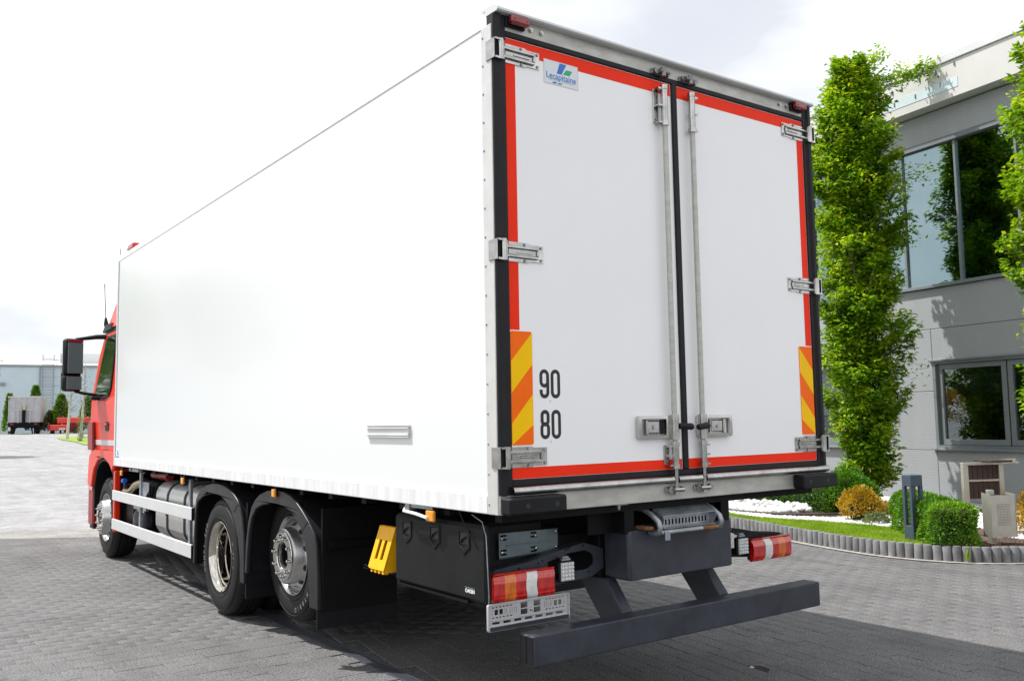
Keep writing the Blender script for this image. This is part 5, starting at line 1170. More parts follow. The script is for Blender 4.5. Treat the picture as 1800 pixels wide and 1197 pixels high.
o = np_mesh('grass', V, F, 'grass'); o['kind'] = 'stuff'; tag(o, 'short bright green grass blades of the lawn strip behind the kerb', 'grass')
# stones
ICO_V = []; 
_bm = bmesh.new(); bmesh.ops.create_icosphere(_bm, subdivisions=1, radius=1.0); ICO_V = np.array([v.co[:] for v in _bm.verts]); _bm.verts.index_update(); ICO_F = np.array([[v.index for v in f.verts] for f in _bm.faces]); _bm.free()
def stones(name, P, r0, r1, material, label, seed, flat=0.65):
    rg = np.random.default_rng(seed); n = len(P); r = rg.uniform(r0, r1, n)
    sc = rg.uniform(0.7, 1.35, (n, 1, 3)); sc[:, :, 2] *= flat; jit = 1+rg.normal(0, 0.13, (n, len(ICO_V), 1))
    a = rg.uniform(0, 6.28, n); c, s = np.cos(a), np.sin(a); Vv = ICO_V[None]*jit*sc*r[:, None, None]
    X = Vv[:, :, 0]*c[:, None]-Vv[:, :, 1]*s[:, None]; Y = Vv[:, :, 0]*s[:, None]+Vv[:, :, 1]*c[:, None]
    V = np.stack([X+P[:, :1], Y+P[:, 1:2], Vv[:, :, 2]+P[:, 2:3]], 2).reshape(-1, 3)
    F = (ICO_F[None]+(np.arange(n)*len(ICO_V))[:, None, None]).reshape(-1, 3)
    o = np_mesh(name, V, F, material); o['kind'] = 'stuff'; tag(o, label, 'gravel'); return o
g1 = [(8.25, 2.60), (8.52, 2.98), (8.68, 3.6), (8.62, 4.3), (8.40, 5.2), (8.62, 6.3), (9.0, 8.2), (9.45, 8.2), (9.05, 6.3), (8.80, 5.3), (9.10, 4.6), (9.9, 4.1), (10.3, 3.6), (9.5, 2.9)]
P = scatter(g1, 5200, rg); stones('white_gravel', np.c_[P, np.full(len(P), GZ)], 0.013, 0.026, 'white_stone', 'strip of small white gravel between lawn and shrubs', 4)
g2 = [(8.0, 1.45), (8.7, 1.15), (11.0, 1.4), (11.2, 3.6), (10.2, 3.3), (9.3, 2.4)]
P = scatter(g2, 3600, rg); P = P[(P[:, 0] > 8.75) | (P[:, 1] > 1.9)]; stones('white_gravel', np.c_[P, np.full(len(P), GZ)], 0.013, 0.028, 'white_stone', 'white gravel around the litter bin and bench', 5)
g4 = [(11.2, 1.0), (12.1, 1.0), (12.9, 7.5), (12.3, 7.5)]
P = scatter(g4, 3000, rg); stones('white_gravel', np.c_[P, np.full(len(P), GZ)], 0.013, 0.028, 'white_stone', 'white gravel at the foot of the office wall', 8)
g3 = [(9.35, 5.05), (9.75, 5.5), (9.95, 7.9), (9.35, 7.9), (9.05, 6.5), (8.98, 5.6)]
P = scatter(g3, 1500, rg); stones('white_rocks', np.c_[P, GZ+0.02+0.10*np.clip(1-np.abs(P[:, 0]-9.5)/0.45, 0, 1)*rg.random(len(P))], 0.03, 0.062, 'grey_stone', 'heap of larger white and grey rocks beside the dark hedge', 6, 0.8)
P = scatter([(8.0, 1.35), (8.9, 1.05), (9.2, 1.6), (8.6, 1.95), (8.0, 1.9)], 2200, rg); o = stones('bark_mulch', np.c_[P, np.full(len(P), GZ-0.012)], 0.008, 0.020, 'mulch', 'brown bark mulch under the litter bin', 7, 0.4)
m = MB(); ed = [(9.15, 8.2), (8.92, 6.6), (8.88, 5.6), (9.25, 4.95), (9.9, 4.55)]
m.tube([(x, y, GZ+0.012) for x, y in crom(ed, 0.15)], 0.022, n=6); M['edging'] = mat('edging', (0.09, 0.075, 0.07), 0.8, var=0.3)
tag(m.build('bed_edging', 'edging', None, smooth=60), 'dark low edging strip dividing the white gravel', 'edging')

tr1 = hornbeam('hornbeam_tree', 10.88, 5.02, GZ-0.02, 7.5, 0.66, 'tall narrow columnar hornbeam with its trunk beside the golden shrub', 11, 'columnar hornbeams along the office wall', 1300, 0.42,
    lopsided=((11.0, 4.9, 7.1, 11.95, 4.2, 7.45, 900), (10.9, 5.0, 7.2, 11.3, 4.7, 7.7, 400), (11.3, 4.7, 5.4, 11.95, 4.35, 5.75, 160), (11.2, 4.8, 4.5, 11.8, 4.4, 4.55, 60), (11.0, 4.9, 2.3, 11.75, 4.4, 2.35, 60), (10.9, 5.0, 1.4, 10.4, 5.4, 1.35, 160)))
tr2 = hornbeam('hornbeam_tree', 11.18, 1.94, GZ-0.02, 7.4, 0.60, 'tall narrow columnar hornbeam standing behind the litter bin and bench', 23, 'columnar hornbeams along the office wall', 1300, 0.42)
f, c = hedge_pts((10.15, 9.5), (10.05, 5.0), 0.62, GZ-0.02, 0.50); shrub('clipped_hedge', f, 17000, 'long low dark green hedge behind the heap of white rocks', 'hedge', 'yew', 0.042, 5, (10.1, 7.2, GZ-0.02), core=c)
m = MB(); m.lathe([(0, 0.22), (0.3, 0.28), (0.48, 0.15), (0.52, 0.0)], (10.15, 4.95, GZ-0.02), n=14, axis='z'); shrub('round_shrub', blob_pts((10.15, 4.95, GZ+0.26), (0.40, 0.40, 0.36)), 6500, 'rounded dark green shrub at the end of the long hedge', 'shrub', 'yew', 0.042, 6, (10.15, 4.95, GZ-0.02), core=m)
m = MB(); m.lathe([(0, 0.14), (0.2, 0.2), (0.32, 0.10), (0.34, 0.0)], (9.22, 4.10, GZ-0.02), n=14, axis='z'); shrub('golden_shrub', blob_pts((9.22, 4.10, GZ+0.16), (0.30, 0.30, 0.27)), 3600, 'round golden orange shrub between the lawn and the tree trunk', 'shrub', 'golden', 0.040, 7, (9.22, 4.10, GZ-0.02), core=m)
shrub('ground_plant', blob_pts((8.98, 3.72, GZ+0.03), (0.20, 0.16, 0.10)), 500, 'small low pale green plant at the foot of the golden shrub', 'plant', 'pale_leaf', 0.045, 8, (8.98, 3.72, GZ-0.02))
f, c = hedge_pts((7.40, 1.72), (8.75, 3.08), 0.47, GZ-0.02, 0.50); shrub('clipped_hedge', f, 15000, 'bright green clipped block hedge between bollard and litter bin', 'hedge', 'yew', 0.038, 9, (8.0, 2.4, GZ-0.02), core=c)
m = MB(); m.lathe([(0, 0.2), (0.25, 0.26), (0.40, 0.12), (0.44, 0.0)], (9.25, 1.55, GZ-0.02), n=14, axis='z'); shrub('golden_shrub', blob_pts((9.25, 1.55, GZ+0.18), (0.38, 0.38, 0.36)), 4200, 'golden shrub with long shoots beside the litter bin', 'shrub', 'golden', 0.042, 10, (9.25, 1.55, GZ-0.02), core=m)
st = root('small_tree', (9.75, 7.02, GZ), 'thin pinkish trunk of a small tree rising from the white rocks', 'tree')
m = MB(); m.tube([(9.75, 7.02, GZ), (9.76, 7.02, GZ+0.3), (9.72, 7.03, GZ+1.2)], [0.07, 0.05, 0.035], n=8); m.build('trunk', 'pink_bark', st, smooth=60)
f = blob_pts((9.72, 7.03, GZ+1.5), (0.45, 0.45, 0.5)); rgs = np.random.default_rng(2); P, Nn = f(rgs, 2500); V, F = leaves(P, unit(Nn+rgs.normal(0, 0.6, P.shape)), unit(rgs.normal(0, 1, P.shape)), rgs.uniform(0.04, 0.07, len(P)), rgs.uniform(0.02, 0.04, len(P))); np_mesh('crown', V, F, 'golden', st, origin=(9.72, 7.03, GZ+1.5))
M['weed'] = M['pale_leaf']
wi = int(np.argmin(np.sum((KC-np.array((7.42, 1.60)))**2, axis=1))); wp_ = koff(wi, SG*0.055)
P = np.repeat([[wp_[0], wp_[1], 0.02]], 16, 0)+rg.normal(0, 0.006, (16, 3)); P[:, 2] = rg.uniform(0.01, 0.11, 16); D = np.c_[rg.normal(0, 0.35, (16, 2)), np.full(16, 0.9)]; V, F = leaves(P, D, rg.normal(0, 1, (16, 3)), rg.uniform(0.06, 0.09, 16), rg.uniform(0.02, 0.035, 16))
tag(np_mesh('weed', V, F, 'grass', None, origin=(wp_[0], wp_[1], 0)), 'small bright weed growing in front of the concrete kerb posts', 'weed')

# ------------------------------------------------------------------ bollard lamp, bin, bench
bo = root('bollard_light', (7.72, 2.42, GZ-0.02), 'slate blue square bollard light with open slotted shaft standing in the lawn', 'bollard', rotz=rad(-20), local=True)
M['bollard'] = mat('bollard_paint', (0.050, 0.070, 0.100), 0.4, var=0.12, vscale=6)
h_ = 0.082
m = MB(); m.box(-h_, h_, -h_, h_, 0.0, 0.20, 0.006); m.build('base', 'bollard', bo)
m = MB(); m.box(-h_, h_, -h_, h_, 0.66, 0.795, 0.006); m.build('head', 'bollard', bo)
for sx in (-1, 1):
    for sy in (-1, 1):
        m = MB(); m.box(sx*h_, sx*(h_-0.042), sy*h_, sy*(h_-0.042), 0.2005, 0.6595, 0.003); m.build('corner_post', 'bollard', bo)
m = MB(); m.cyl((0, 0, 0.2005), (0, 0, 0.6595), 0.018, n=12); m.build('light_tube', 'lens_clear', bo)
M['bin_steel'] = mat('bin_steel', (0.50, 0.48, 0.42), 0.35, metal=0.65, var=0.12, vscale=8, rvar=0.08)
M['slat_wood'] = mat('slat_wood', (0.045, 0.022, 0.018), 0.6, var=0.4, vscale=8, stretch=(4, 4, 0.6))
bn = root('litter_bin', (8.21, 1.71, GZ-0.02), 'stainless litter bin with a perforated front panel on a post', 'litter bin', rotz=rad(-26), local=True)
m = MB(); m.box(-0.035, 0.035, 0.03, 0.09, 0.0, 0.62, 0.004); m.build('post', 'bin_steel', bn)
hol = [rrect(-0.082+i*0.018, -0.072+i*0.018, 0.23+j*0.018, 0.240+j*0.018, 0.0040, 1) for i in range(10) for j in range(14)]
m = MB(); m.prism([(-0.155, 0.10), (0.155, 0.10), (0.155, 0.575), (-0.155, 0.575)], 'y', -0.150, -0.146, holes=hol); m.build('front_panel', 'bin_steel', bn, smooth=0)
m = MB(); m.box(-0.153, 0.153, -0.1455, -0.02, 0.105, 0.57); m.build('bin_body', 'ink', bn)
m = MB(); m.prism([(-0.155, 0.10), (0.0, 0.10), (0.0, 0.60), (-0.155, 0.58)], 'x', -0.160, -0.1555); m.prism([(-0.155, 0.10), (0.0, 0.10), (0.0, 0.60), (-0.155, 0.58)], 'x', 0.1555, 0.160); m.build('side_panels', 'bin_steel', bn, smooth=0)
be = root('bench', (9.05, 2.25, GZ-0.02), 'steel framed bench with dark brown slats behind the litter bin', 'bench', rotz=rad(-26), local=True)
for x in (-0.25, 0.25):
    m = MB(); m.box(x-0.035, x+0.035, -0.03, 0.03, 0.0, 0.86, 0.004); m.build('leg', 'bin_steel', be)
m = MB(); m.box(-0.285, 0.285, -0.03, 0.03, 0.8605, 0.895, 0.004); m.build('top_rail', 'bin_steel', be)
m = MB(); m.box(-0.2145, 0.2145, -0.028, -0.002, 0.655, 0.680, 0.003); m.build('middle_rail', 'bin_steel', be)
for i in range(6):
    for z0, z1 in ((0.44, 0.6545), (0.6805, 0.860)):
        m = MB(); x = -0.212+i*0.0715; m.box(x, x+0.066, 0.0, 0.022, z0, z1, 0.002); m.build('slat', 'slat_wood', be)
for i in range(5):
    m = MB(); m.box(-0.02+i*0.062, 0.035+i*0.062, -0.20, 0.12, 0.897, 0.922, 0.004); m.build('seat_slat', 'slat_wood', be)
m = MB(); m.tube([(0.22, -0.02, 0.885), (0.46, -0.02, 0.89), (0.50, -0.02, 0.875)], 0.014, n=8); m.tube([(0.26, 0.05, 0.91), (0.52, 0.05, 0.915)], 0.012, n=8); m.build('armrest', 'bin_steel', be, smooth=60)

# ------------------------------------------------------------------ office building on the right
M['facade'] = mat('facade_panel', (0.335, 0.355, 0.375), 0.5, var=0.08, vscale=1.2, stretch=(1, 1, 0.35))
_t = M['facade'].node_tree; _b = _t.nodes['Principled BSDF']
_tc = _t.nodes.new('ShaderNodeTexCoord'); _wv = N(_t, 'ShaderNodeTexWave', bands_direction='Z'); _wv.inputs['Scale'].default_value = 9.0
_bp = N(_t, 'ShaderNodeBump'); _bp.inputs['Strength'].default_value = 0.35; _bp.inputs['Distance'].default_value = 0.004
_t.links.new(_tc.outputs['Object'], _wv.inputs['Vector']); _t.links.new(_wv.outputs['Fac'], _bp.inputs['Height']); _t.links.new(_bp.outputs[0], _b.inputs['Normal'])
M['facade_back'] = mat('facade_joint', (0.10, 0.10, 0.10), 0.8)
M['fascia'] = mat('fascia', (0.58, 0.575, 0.56), 0.5, var=0.06, vscale=1.2)
M['frame_grey'] = mat('frame_grey', (0.20, 0.225, 0.24), 0.4, metal=0.2, var=0.06)
M['dark_room'] = mat('dark_room', (0.012, 0.014, 0.016), 0.9)
M['blind'] = mat('blind_slat', (0.075, 0.11, 0.10), 0.7, island=0.25)
M['sign_blue'] = mat('sign_blue', (0.56, 0.66, 0.71), 0.6, var=0.08, vscale=3)
M['sign_red'] = mat('sign_red', (0.62, 0.10, 0.05), 0.5)
def pane_mat(name, refl, tint, rtint):
    m = bpy.data.materials.new(name); m.use_nodes = True; t = m.node_tree; t.nodes.clear()
    o = N(t, 'ShaderNodeOutputMaterial'); gl = N(t, 'ShaderNodeBsdfGlossy'); gl.inputs['Color'].default_value = (*rtint, 1); gl.inputs['Roughness'].default_value = 0.015
    tr = N(t, 'ShaderNodeBsdfTransparent'); tr.inputs[0].default_value = (*tint, 1)
    fr = N(t, 'ShaderNodeFresnel'); fr.inputs[0].default_value = 1.5; mr = N(t, 'ShaderNodeMapRange'); mr.inputs['To Min'].default_value = refl; mr.inputs['To Max'].default_value = 1.0
    ms = N(t, 'ShaderNodeMixShader'); t.links.new(fr.outputs[0], mr.inputs[0]); t.links.new(mr.outputs[0], ms.inputs[0]); t.links.new(tr.outputs[0], ms.inputs[1]); t.links.new(gl.outputs[0], ms.inputs[2]); t.links.new(ms.outputs[0], o.inputs[0])
    return m
M['tinted_pane'] = pane_mat('tinted_pane', 0.36, (0.42, 0.50, 0.48), (0.62, 0.80, 0.86))
M['clear_pane'] = pane_mat('clear_pane', 0.10, (0.62, 0.68, 0.68), (0.80, 0.88, 0.92))
OB = root('office_building', (12.6, 6.0, 0), 'grey ribbed metal office building with a tinted upper window band', 'building', rotz=rad(-99.5), local=True)
U0, U1 = -11.0, 9.0
W1, W2 = (1.34, 4.25), (-4.1, -0.72)
# core with openings
m = MB(); m.box(U0, U1, 0.9, 9.0, -0.1, 7.3); m.build('building_core', 'dark_room', OB, smooth=0)
m = MB()
for z0, z1, segs in ((0.0, 1.02, [(U0, U1)]), (1.02, 2.50, [(U0, W2[0]), (W2[1], W1[0]), (W1[1], U1)]), (2.50, 3.80, [(U0, U1)]), (6.20, 7.3, [(U0, U1)])):
    for a, b in segs: m.box(a, b, 0.052, 0.30, z0, z1)
wall = m.build('wall', 'facade_back', OB, smooth=0)
def panel(a, b, z0, z1, y0=0.0):
    m = MB(); m.box(a+0.004, b-0.004, y0, 0.0515, z0+0.004, z1-0.004, 0.004); return m.build('facade_panel', 'facade', wall, smooth=0)
for a, b in ((U0, -4.1), (-4.1, 1.34), (1.34, U1)):
    panel(a, b, 0.16, 1.0)
for z0, z1 in ((1.0, 2.0), (2.0, 3.06)):
    for a, b in ((U0, W2[0]), (W2[1], W1[0]), (W1[1], U1)): panel(a, b, z0, z1)
for a, b in (W1, W2): panel(a, b, 2.52, 3.06)
for a, b in ((U0, -4.1), (-4.1, U1)): panel(a, b, 3.06, 3.755)
for a, b in ((U0, -3.0), (-3.0, U1)): panel(a, b, 6.30, 6.80)
m = MB(); m.box(U0, U1, -0.012, 0.03, 0.10, 0.158, 0.003); m.build('plinth_strip', 'fascia', OB)
m = MB(); m.box(U0, U1, -0.07, 0.28, 3.76, 3.815, 0.004); m.build('window_ledge', 'frame_grey', OB)
m = MB(); m.box(U0, U1, -0.02, 0.28, 6.215, 6.295, 0.004); m.build('window_head', 'frame_grey', OB)
u = U0+0.05; us = [-0.18+1.08*i for i in range(-10, 9)]
us = [x for x in us if U0 < x < U1]
for x in us:
    m = MB(); m.box(x-0.022, x+0.022, 0.02, 0.12, 3.8155, 6.2145, 0.003); m.build('mullion', 'frame_grey', OB)
for a, b in zip(us[:-1], us[1:]):
    m = MB(); m.box(a+0.0225, b-0.0225, 0.06, 0.072, 3.816, 6.214); m.build('window_pane', 'tinted_pane', OB, smooth=0)
for i in range(64):
    x = -3.2+i*0.105
    if -0.45 < x < -0.1 or 2.35 < x < 2.5: continue
    m = MB(); m.box(x, x+0.085, 0.20, 0.205, 3.84, 6.15); m.xf(Matrix.Translation((x+0.04, 0.2, 0)) @ Matrix.Rotation(rad(24), 4, 'Z') @ Matrix.Translation((-x-0.04, -0.2, 0))); m.build('blind_slat', 'blind', OB, smooth=0)
m = MB(); m.box(U0-0.3, U1, -0.27, 0.95, 6.82, 7.44); m.build('fascia', 'fascia', OB, smooth=0, bevel=0.006)
m = MB(); m.box(U0-0.4, U1, -0.30, 9.3, 7.442, 7.585); m.build('roof_edge', 'rail_alu', OB, smooth=0, bevel=0.01)
m = MB(); m.box(0.55, 2.35, -0.276, -0.2705, 6.97, 7.14); m.build('sign_strip', 'sign_blue', OB, smooth=0)
m = MB(); m.prism(rrect(0.18, 0.42, 6.98, 7.20, 0.10), 'y', -0.278, -0.2705); m.build('sign_disc', 'sign_red', OB, smooth=0)
for x, z in ((0.72, 7.0), (1.08, 7.02), (1.52, 7.03), (2.02, 7.06), (0.70, 7.22), (0.90, 7.24), (1.05, 7.25), (1.25, 7.26), (1.62, 7.28), (1.95, 7.31), (2.30, 7.33)):
    m = MB(); m.box(x, x+0.016, -0.288, -0.2765 if z < 7.15 else -0.2705, z, z+0.075); m.build('sign_standoff', 'frame_grey', OB, smooth=0)
for (a, b), spl in ((W1, [1.34, 2.66, 4.25]), (W2, [-4.1, -2.4, -0.72])):
    m = MB(); m.prism([(a, 1.025), (b, 1.025), (b, 2.515), (a, 2.515)], 'y', -0.004, 0.20, holes=[[(a+0.05, 1.085), (b-0.05, 1.085), (b-0.05, 2.455), (a+0.05, 2.455)]]); wf_ = m.build('window_surround', 'frame_grey', OB, smooth=0, bevel=0.004)
    m = MB(); m.box(a-0.06, b+0.06, -0.085, -0.0045, 1.000, 1.035, 0.004); m.build('window_sill', 'frame_grey', wf_)
    m = MB(); m.box(a-0.05, b+0.05, -0.045, -0.0045, 2.500, 2.530, 0.004); m.build('window_cap', 'frame_grey', wf_)
    for c0, c1 in zip(spl[:-1], spl[1:]):
        x0 = c0+(0.055 if c0 == a else 0.012); x1 = c1-(0.055 if c1 == b else 0.012)
        m = MB(); m.prism([(x0, 1.09), (x1, 1.09), (x1, 2.45), (x0, 2.45)], 'y', 0.05, 0.12, holes=[[(x0+0.085, 1.185), (x1-0.085, 1.185), (x1-0.085, 2.365), (x0+0.085, 2.365)]]); m.build('window_sash', 'frame_grey', wf_, smooth=0, bevel=0.006)
        m = MB(); m.box(x0+0.08, x1-0.08, 0.088, 0.094, 1.18, 2.37); m.build('window_pane', 'clear_pane', wf_, smooth=0)
    m = MB(); m.box(a+0.1, b-0.1, 0.22, 0.224, 1.95, 2.45); m.build('roller_blind', 'blind', wf_, smooth=0)

# ------------------------------------------------------------------ far yard on the left
M['hall_wall'] = mat('hall_wall', (0.50, 0.58, 0.66), 0.6, var=0.05, vscale=0.6)
M['hall_roof'] = mat('hall_roof', (0.62, 0.63, 0.64), 0.6, var=0.05, vscale=0.3)
M['hall_trim'] = mat('hall_trim', (0.26, 0.28, 0.30), 0.5)
M['trailer_grey'] = mat('trailer_grey', (0.44, 0.445, 0.46), 0.5, metal=0.1, var=0.15, vscale=2)
M['far_red'] = mat('far_red', (0.60, 0.045, 0.025), 0.45, var=0.12, vscale=2)
HB = root('warehouse', (22, 107, 1.15), 'long pale blue grey warehouse hall with a white low roof', 'building', rotz=rad(-8), local=True)
for i in range(-9, 10):
    m = MB(); m.box(i*6.0+0.02, i*6.0+5.98, 0.0, 0.5, 0.0, 7.25); m.build('wall_panel', 'hall_wall', HB, smooth=0)
m = MB(); m.box(-54, 60, 0.51, 40, 0, 7.2); m.build('hall_core', 'hall_trim', HB, smooth=0)
m = MB(); m.box(-54, 60, -0.12, 0.5, 7.252, 7.50, 0.02); m.build('gutter', 'hall_trim', HB)
m = MB(); m.prism([(0.0, 7.505), (18, 9.1), (40, 7.505)], 'x', -54, 60); m.build('roof', 'hall_roof', HB, smooth=0)
m = MB(); m.box(-6.0, 3.0, 8.0, 12.0, 8.2, 9.4); m.build('roof_unit', 'hall_roof', HB, smooth=0)
dpx = -8.1
for x in (dpx, dpx-9.5): 
    m = MB(); m.tube([(x, -0.12, 0), (x, -0.12, 7.3)], 0.06, n=8); m.build('downpipe', 'hall_trim', HB)
lad = root('roof_ladder', (22+math.cos(rad(-8))*(-7.3), 107+math.sin(rad(-8))*(-7.3), 1.15), 'grey access ladder fixed to the warehouse wall', 'ladder', rotz=rad(-8), local=True)
for x in (-0.55, 0.55, 1.25):
    m = MB(); m.tube([(x, -0.16 if x < 1 else -0.8, 2.2 if x > 1 else 0.0), (x, -0.16 if x < 1 else -0.8, 8.6)], 0.035, n=6); m.build('rail', 'hall_trim', lad)
for i in range(26):
    m = MB(); m.tube([(-0.55, -0.16, 0.4+i*0.31), (0.55, -0.16, 0.4+i*0.31)], 0.022, n=5); m.build('rung', 'hall_trim', lad)
for i in range(7):
    m = MB(); m.tube([(-0.55, -0.16, 2.3+i*0.95), (-0.3, -0.8, 2.3+i*0.95), (1.25, -0.8, 2.3+i*0.95), (0.55, -0.16, 2.3+i*0.95)], 0.02, n=5); m.build('cage_hoop', 'hall_trim', lad)
m = MB(); m.box(-14.4, -13.2, -0.03, -0.005, 0.2, 2.6); m.build('service_door', 'slat_wood', HB, smooth=0)
m = MB(); m.box(-11.9, -11.4, -0.35, -0.005, 5.2, 5.5, 0.05); m.build('wall_lamp', 'hall_trim', HB)
o = sheet('grass_verge', [(-30, 98), (-30, 93), (6, 90.0), (16, 86.5), (40, 83), (40, 90), (16, 96.5)], 0.02, 'lawn')
o = sheet('grass_island', [(8.9, 64.5), (9.4, 69.0), (10.6, 72.5), (13.5, 70), (15, 60), (13, 51), (8.6, 49.5), (8.2, 53.0), (8.75, 59)], 0.03, 'lawn')
# tipper trailer
TP = root('tipper_trailer', (9.50, 85.6, 1.15), 'grey tipper trailer parked with its ram side facing the yard', 'trailer', rotz=rad(-14), local=True)
m = MB(); m.prism([(-1.25, 1.02), (1.25, 1.02), (1.25, 3.28), (-1.25, 3.28)], 'y', 0.0, 8.0); m.build('body', 'trailer_grey', TP, smooth=0, bevel=0.03)
m = MB(); m.prism([(-1.30, 2.95), (-1.26, 2.95), (-0.90, 3.38), (-1.0, 3.42)], 'y', -0.06, 0.5); m.build('sheet_roll', 'cast_grey', TP, smooth=0)
for i in range(6):
    x = -1.2+i*0.48; m = MB(); m.box(x-0.03, x+0.03, -0.05, -0.002, 1.06, 3.25); m.build('rib', 'trailer_grey', TP, smooth=0)
m = MB(); m.box(-1.27, 1.27, -0.07, -0.052, 3.20, 3.30); m.build('top_rail', 'fascia', TP, smooth=0)
m = MB(); m.box(-0.75, 0.65, -0.10, -0.055, 2.08, 2.16); m.build('cross_bar', 'fascia', TP, smooth=0)
m = MB(); m.cyl((0.0, -0.28, 0.95), (0.0, -0.22, 2.10), 0.14, n=12); m.build('ram', 'chassis', TP)
m = MB(); m.cyl((0.0, -0.22, 2.10), (0.0, -0.20, 2.45), 0.12, n=12); m.build('ram_head', 'brass', TP)
for x in (-0.45, 0.45):
    m = MB(); m.tube([(x, -0.12, 1.0), (x, -0.10, 2.1)], 0.04, n=6); m.build('stay', 'fascia', TP)
m = MB(); m.box(-1.1, 1.1, 0.1, 8.0, 0.55, 1.015); m.box(-1.2, 1.2, -0.05, 0.06, 0.62, 0.98); m.build('underframe', 'chassis', TP, smooth=0)
for x in (-1.0, 1.0):
    m = MB(); m.lathe([(-0.17, 0.0), (-0.17, 0.40), (-0.12, 0.5), (0.12, 0.5), (0.17, 0.40), (0.17, 0.0)], (x, 0.9, 0.5), n=20); m.build('wheel', 'tyre', TP)
    m = MB(); m.box(x*0.93-0.12, x*0.93+0.12, -0.08, -0.051, 0.82, 0.94); m.build('tail_lamp', 'lens_dark', TP, smooth=0)
    m = MB(); m.tube([(x*0.62, -0.1, 0.7), (x*0.72, -0.35, 0.02)], 0.06, n=6); m.build('support_leg', 'chassis', TP)
m = MB(); m.box(-1.22, -1.02, -0.085, -0.052, 0.30, 0.62); m.build('number_board', 'fascia', TP, smooth=0)
# red low loader
LB = root('red_lowloader', (12.6, 83.9, 1.12), 'red low loader trailer with a raised gooseneck deck', 'trailer', rotz=rad(-10), local=True)
m = MB(); m.box(-1.35, 0.2, -0.4, 3.5, 0.30, 0.80, 0.04); m.build('low_deck', 'far_red', LB)
m = MB(); m.box(-0.75, 1.85, 0.2, 3.8, 0.92, 1.42, 0.04); m.build('raised_deck', 'far_red', LB)
m = MB(); m.box(-0.2, 1.0, 0.6, 3.6, 0.10, 0.915); m.build('gooseneck', 'deep_red', LB, smooth=0)
m = MB(); m.box(-1.45, -1.36, -0.5, 0.2, 0.25, 1.0); m.build('side_flap', 'deep_red', LB, smooth=0)
m = MB(); m.box(-0.6, -0.1, -0.42, -0.402, 0.36, 0.50); m.build('plate', 'fascia', LB, smooth=0)
for x in (-1.05, 0.7):
    m = MB(); m.lathe([(-0.14, 0.0), (-0.14, 0.22), (-0.10, 0.30), (0.10, 0.30), (0.14, 0.22), (0.14, 0.0)], (x, 0.2, 0.30), n=18); m.build('wheel', 'tyre', LB)
# far trees
def conifer(x, y, z0, H, R, label, seed, n=2600, mt='conifer', trunk=0.25):
    rg = np.random.default_rng(seed); t = root('conifer_tree', (x, y, z0), label, 'tree', 'small trees along the warehouse')
    m = MB(); m.tube([(x, y, z0), (x, y, z0+H*0.9)], [0.07, 0.01], n=6); m.build('trunk', 'bark', t)
    f = rg.random(n)**0.75; a = rg.random(n)*6.283; r = R*(1-f)**0.75*(0.6+0.45*rg.random(n))*(1+0.15*np.sin(5*a+f*20))+0.03
    P = np.c_[x+r*np.cos(a), y+r*np.sin(a), z0+trunk+f*(H-trunk)]; D = np.c_[np.cos(a), np.sin(a), rg.normal(0.6, 0.4, n)]
    V, F = leaves(P, D, rg.normal(0, 1, (n, 3)), rg.uniform(0.18, 0.32, n), rg.uniform(0.10, 0.18, n)); np_mesh('crown', V, F, mt, t, origin=(x, y, z0)); return t
def broad(name, x, y, z0, H, R, label, seed, n=5000, mt='conifer', group=None, size=0.2):
    rg = np.random.default_rng(seed); t = root(name, (x, y, z0), label, 'tree', group)
    m = MB(); m.tube([(x, y, z0), (x+0.1, y, z0+H*0.5), (x, y+0.1, z0+H*0.85)], [0.16, 0.11, 0.03], n=8)
    for k in range(7):
        a = k*0.9; m.tube([(x+0.05, y, z0+H*(0.35+0.06*k)), (x+R*0.7*math.cos(a), y+R*0.7*math.sin(a), z0+H*(0.5+0.06*k))], [0.05, 0.015], n=5)
    m.build('trunk', 'bark', t, smooth=60)
    nc = 26; C_ = unit(rg.normal(0, 1, (nc, 3)))*rg.uniform(0.35, 0.9, (nc, 1))*np.array((R, R, H*0.33))+np.array((x, y, z0+H*0.66))
    k = rg.integers(0, nc, n); P = C_[k]+rg.normal(0, R*0.20, (n, 3)); V, F = leaves(P, rg.normal(0, 1, (n, 3)), rg.normal(0, 1, (n, 3))+np.array((0, 0, 1.2)), rg.uniform(0.7, 1.3, n)*size, rg.uniform(0.7, 1.3, n)*size*0.6); np_mesh('crown', V, F, mt, t, origin=(x, y, z0+H*0.3)); return t
conifer(12.85, 88.2, 1.15, 3.5, 0.85, 'bright green conical conifer between the two parked trailers', 31)
conifer(11.2, 91.5, 1.15, 4.4, 0.75, 'green conifer with its top showing over the grey tipper', 32)
conifer(8.95, 90.5, 1.15, 3.6, 0.45, 'slim conifer beside the left edge of the grey tipper', 33, 1800)
conifer(15.2, 88.0, 1.15, 3.3, 1.0, 'broad conifer behind the red low loader', 34, 3000)
conifer(12.1, 88.5, 1.15, 2.0, 0.8, 'pale bluish young conifer beside the grey tipper', 35, 1800, 'pale_leaf')
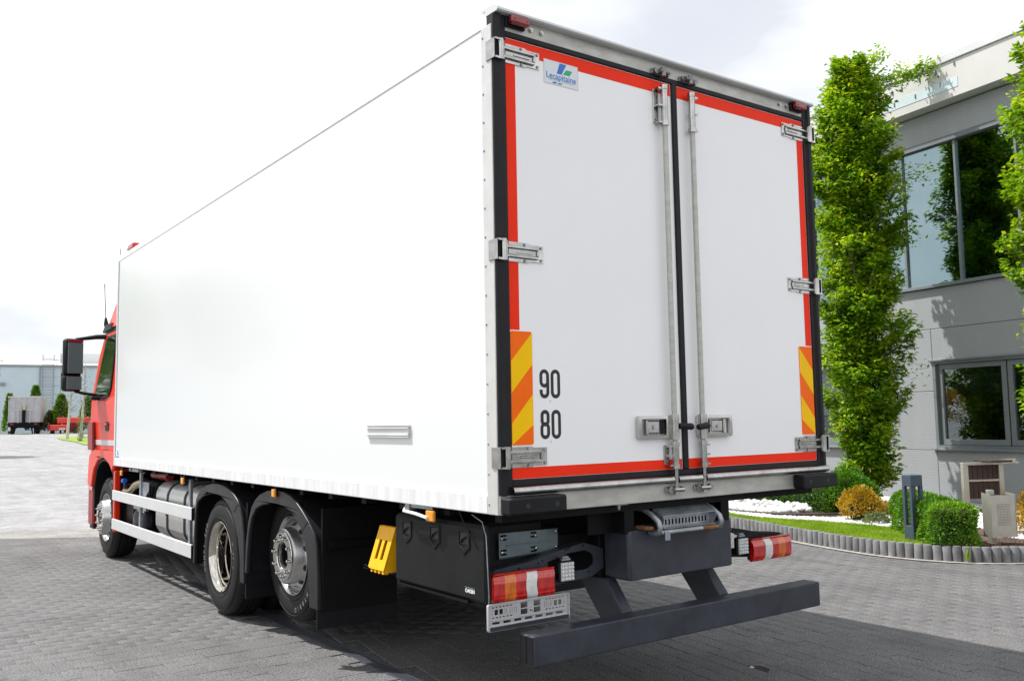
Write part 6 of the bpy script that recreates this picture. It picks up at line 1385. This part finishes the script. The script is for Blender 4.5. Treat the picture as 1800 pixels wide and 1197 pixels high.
def birch(x, y, H, label, seed, ivy=False):
    rg = np.random.default_rng(seed); z0 = hgt(y)+0.03; t = root('birch_tree', (x, y, z0), label, 'tree', 'young birches on the grass island')
    m = MB(); m.tube([(x, y, z0), (x+0.12, y, z0+H*0.4), (x+0.2, y, z0+H)], [0.10, 0.075, 0.02], n=8); m.build('trunk', 'birch_bark', t, smooth=60)
    m = MB()
    for k in range(34):
        h = H*(0.35+0.6*k/34); a = rg.random()*6.28; L_ = rg.uniform(0.4, 0.9)*(1.1-h/H); b0 = np.array((x+0.12+0.1*h/H, y, z0+h)); b1 = b0+np.array((math.cos(a)*L_, math.sin(a)*L_, L_*0.7)); m.tube([b0, b1], [0.018, 0.006], n=4, caps=False)
    m.build('twigs', 'bark', t, recalc=False)['kind'] = 'stuff'
    n = 260; P = np.c_[x+0.15+rg.normal(0, 0.4, n), y+rg.normal(0, 0.4, n), z0+rg.uniform(0.35, 1.0, n)*H]
    if ivy: P = np.vstack([P, np.c_[x+rg.normal(0, 0.10, 500), y+rg.normal(0, 0.1, 500), z0+rg.uniform(0, 0.3, 500)*H]])
    V, F = leaves(P, rg.normal(0, 1, P.shape), rg.normal(0, 1, P.shape), rg.uniform(0.05, 0.10, len(P)), rg.uniform(0.04, 0.07, len(P))); np_mesh('crown', V, F, 'pale_leaf', t, origin=(x, y, z0)); return t
birch(9.45, 65.4, 5.2, 'young birch with bare white trunk in front of the red low loader', 41)
birch(9.25, 59.8, 5.0, 'young birch with ivy around its base on the grass island', 42, True)
rk = root('bike_rack', (10.2, 61.5, hgt(61.5)), 'low steel rail beside the birches on the grass island', 'rail', rotz=rad(-8), local=True)
m = MB(); m.tube([(-0.6, 0, 0), (-0.45, 0, 0.45), (1.2, 0, 0.45), (1.2, 0, 0)], 0.035, n=6); m.build('top_bar', 'galvanised', rk, smooth=60)
m = MB(); m.tube([(-0.5, 0, 0.22), (1.2, 0, 0.22)], 0.025, n=6); m.build('lower_bar', 'galvanised', rk)
broad('broadleaf_tree', 1.15, 42.6, hgt(42.6), 6.6, 1.25, 'leafy tree at the edge of the yard with drooping lower branches', 51, 4000, 'hornbeam', size=0.16)
for x, y, H, R, sd_, lb_ in ((-7.5, 58, 11, 2.6, 61, 'tall broad leafy tree along the left side of the yard'), (-12.5, 66, 13, 3.0, 62, 'tallest leafy tree at the back of the left row'), (-3.0, 50, 8.5, 1.9, 63, 'smallest leafy tree of the left row'), (-17, 55, 12, 3.2, 64, 'widest leafy tree of the left row')):
    broad('broadleaf_tree', x, y, hgt(y), H, R, lb_, sd_, 7000, 'conifer', 'trees along the left side of the yard', 0.34)
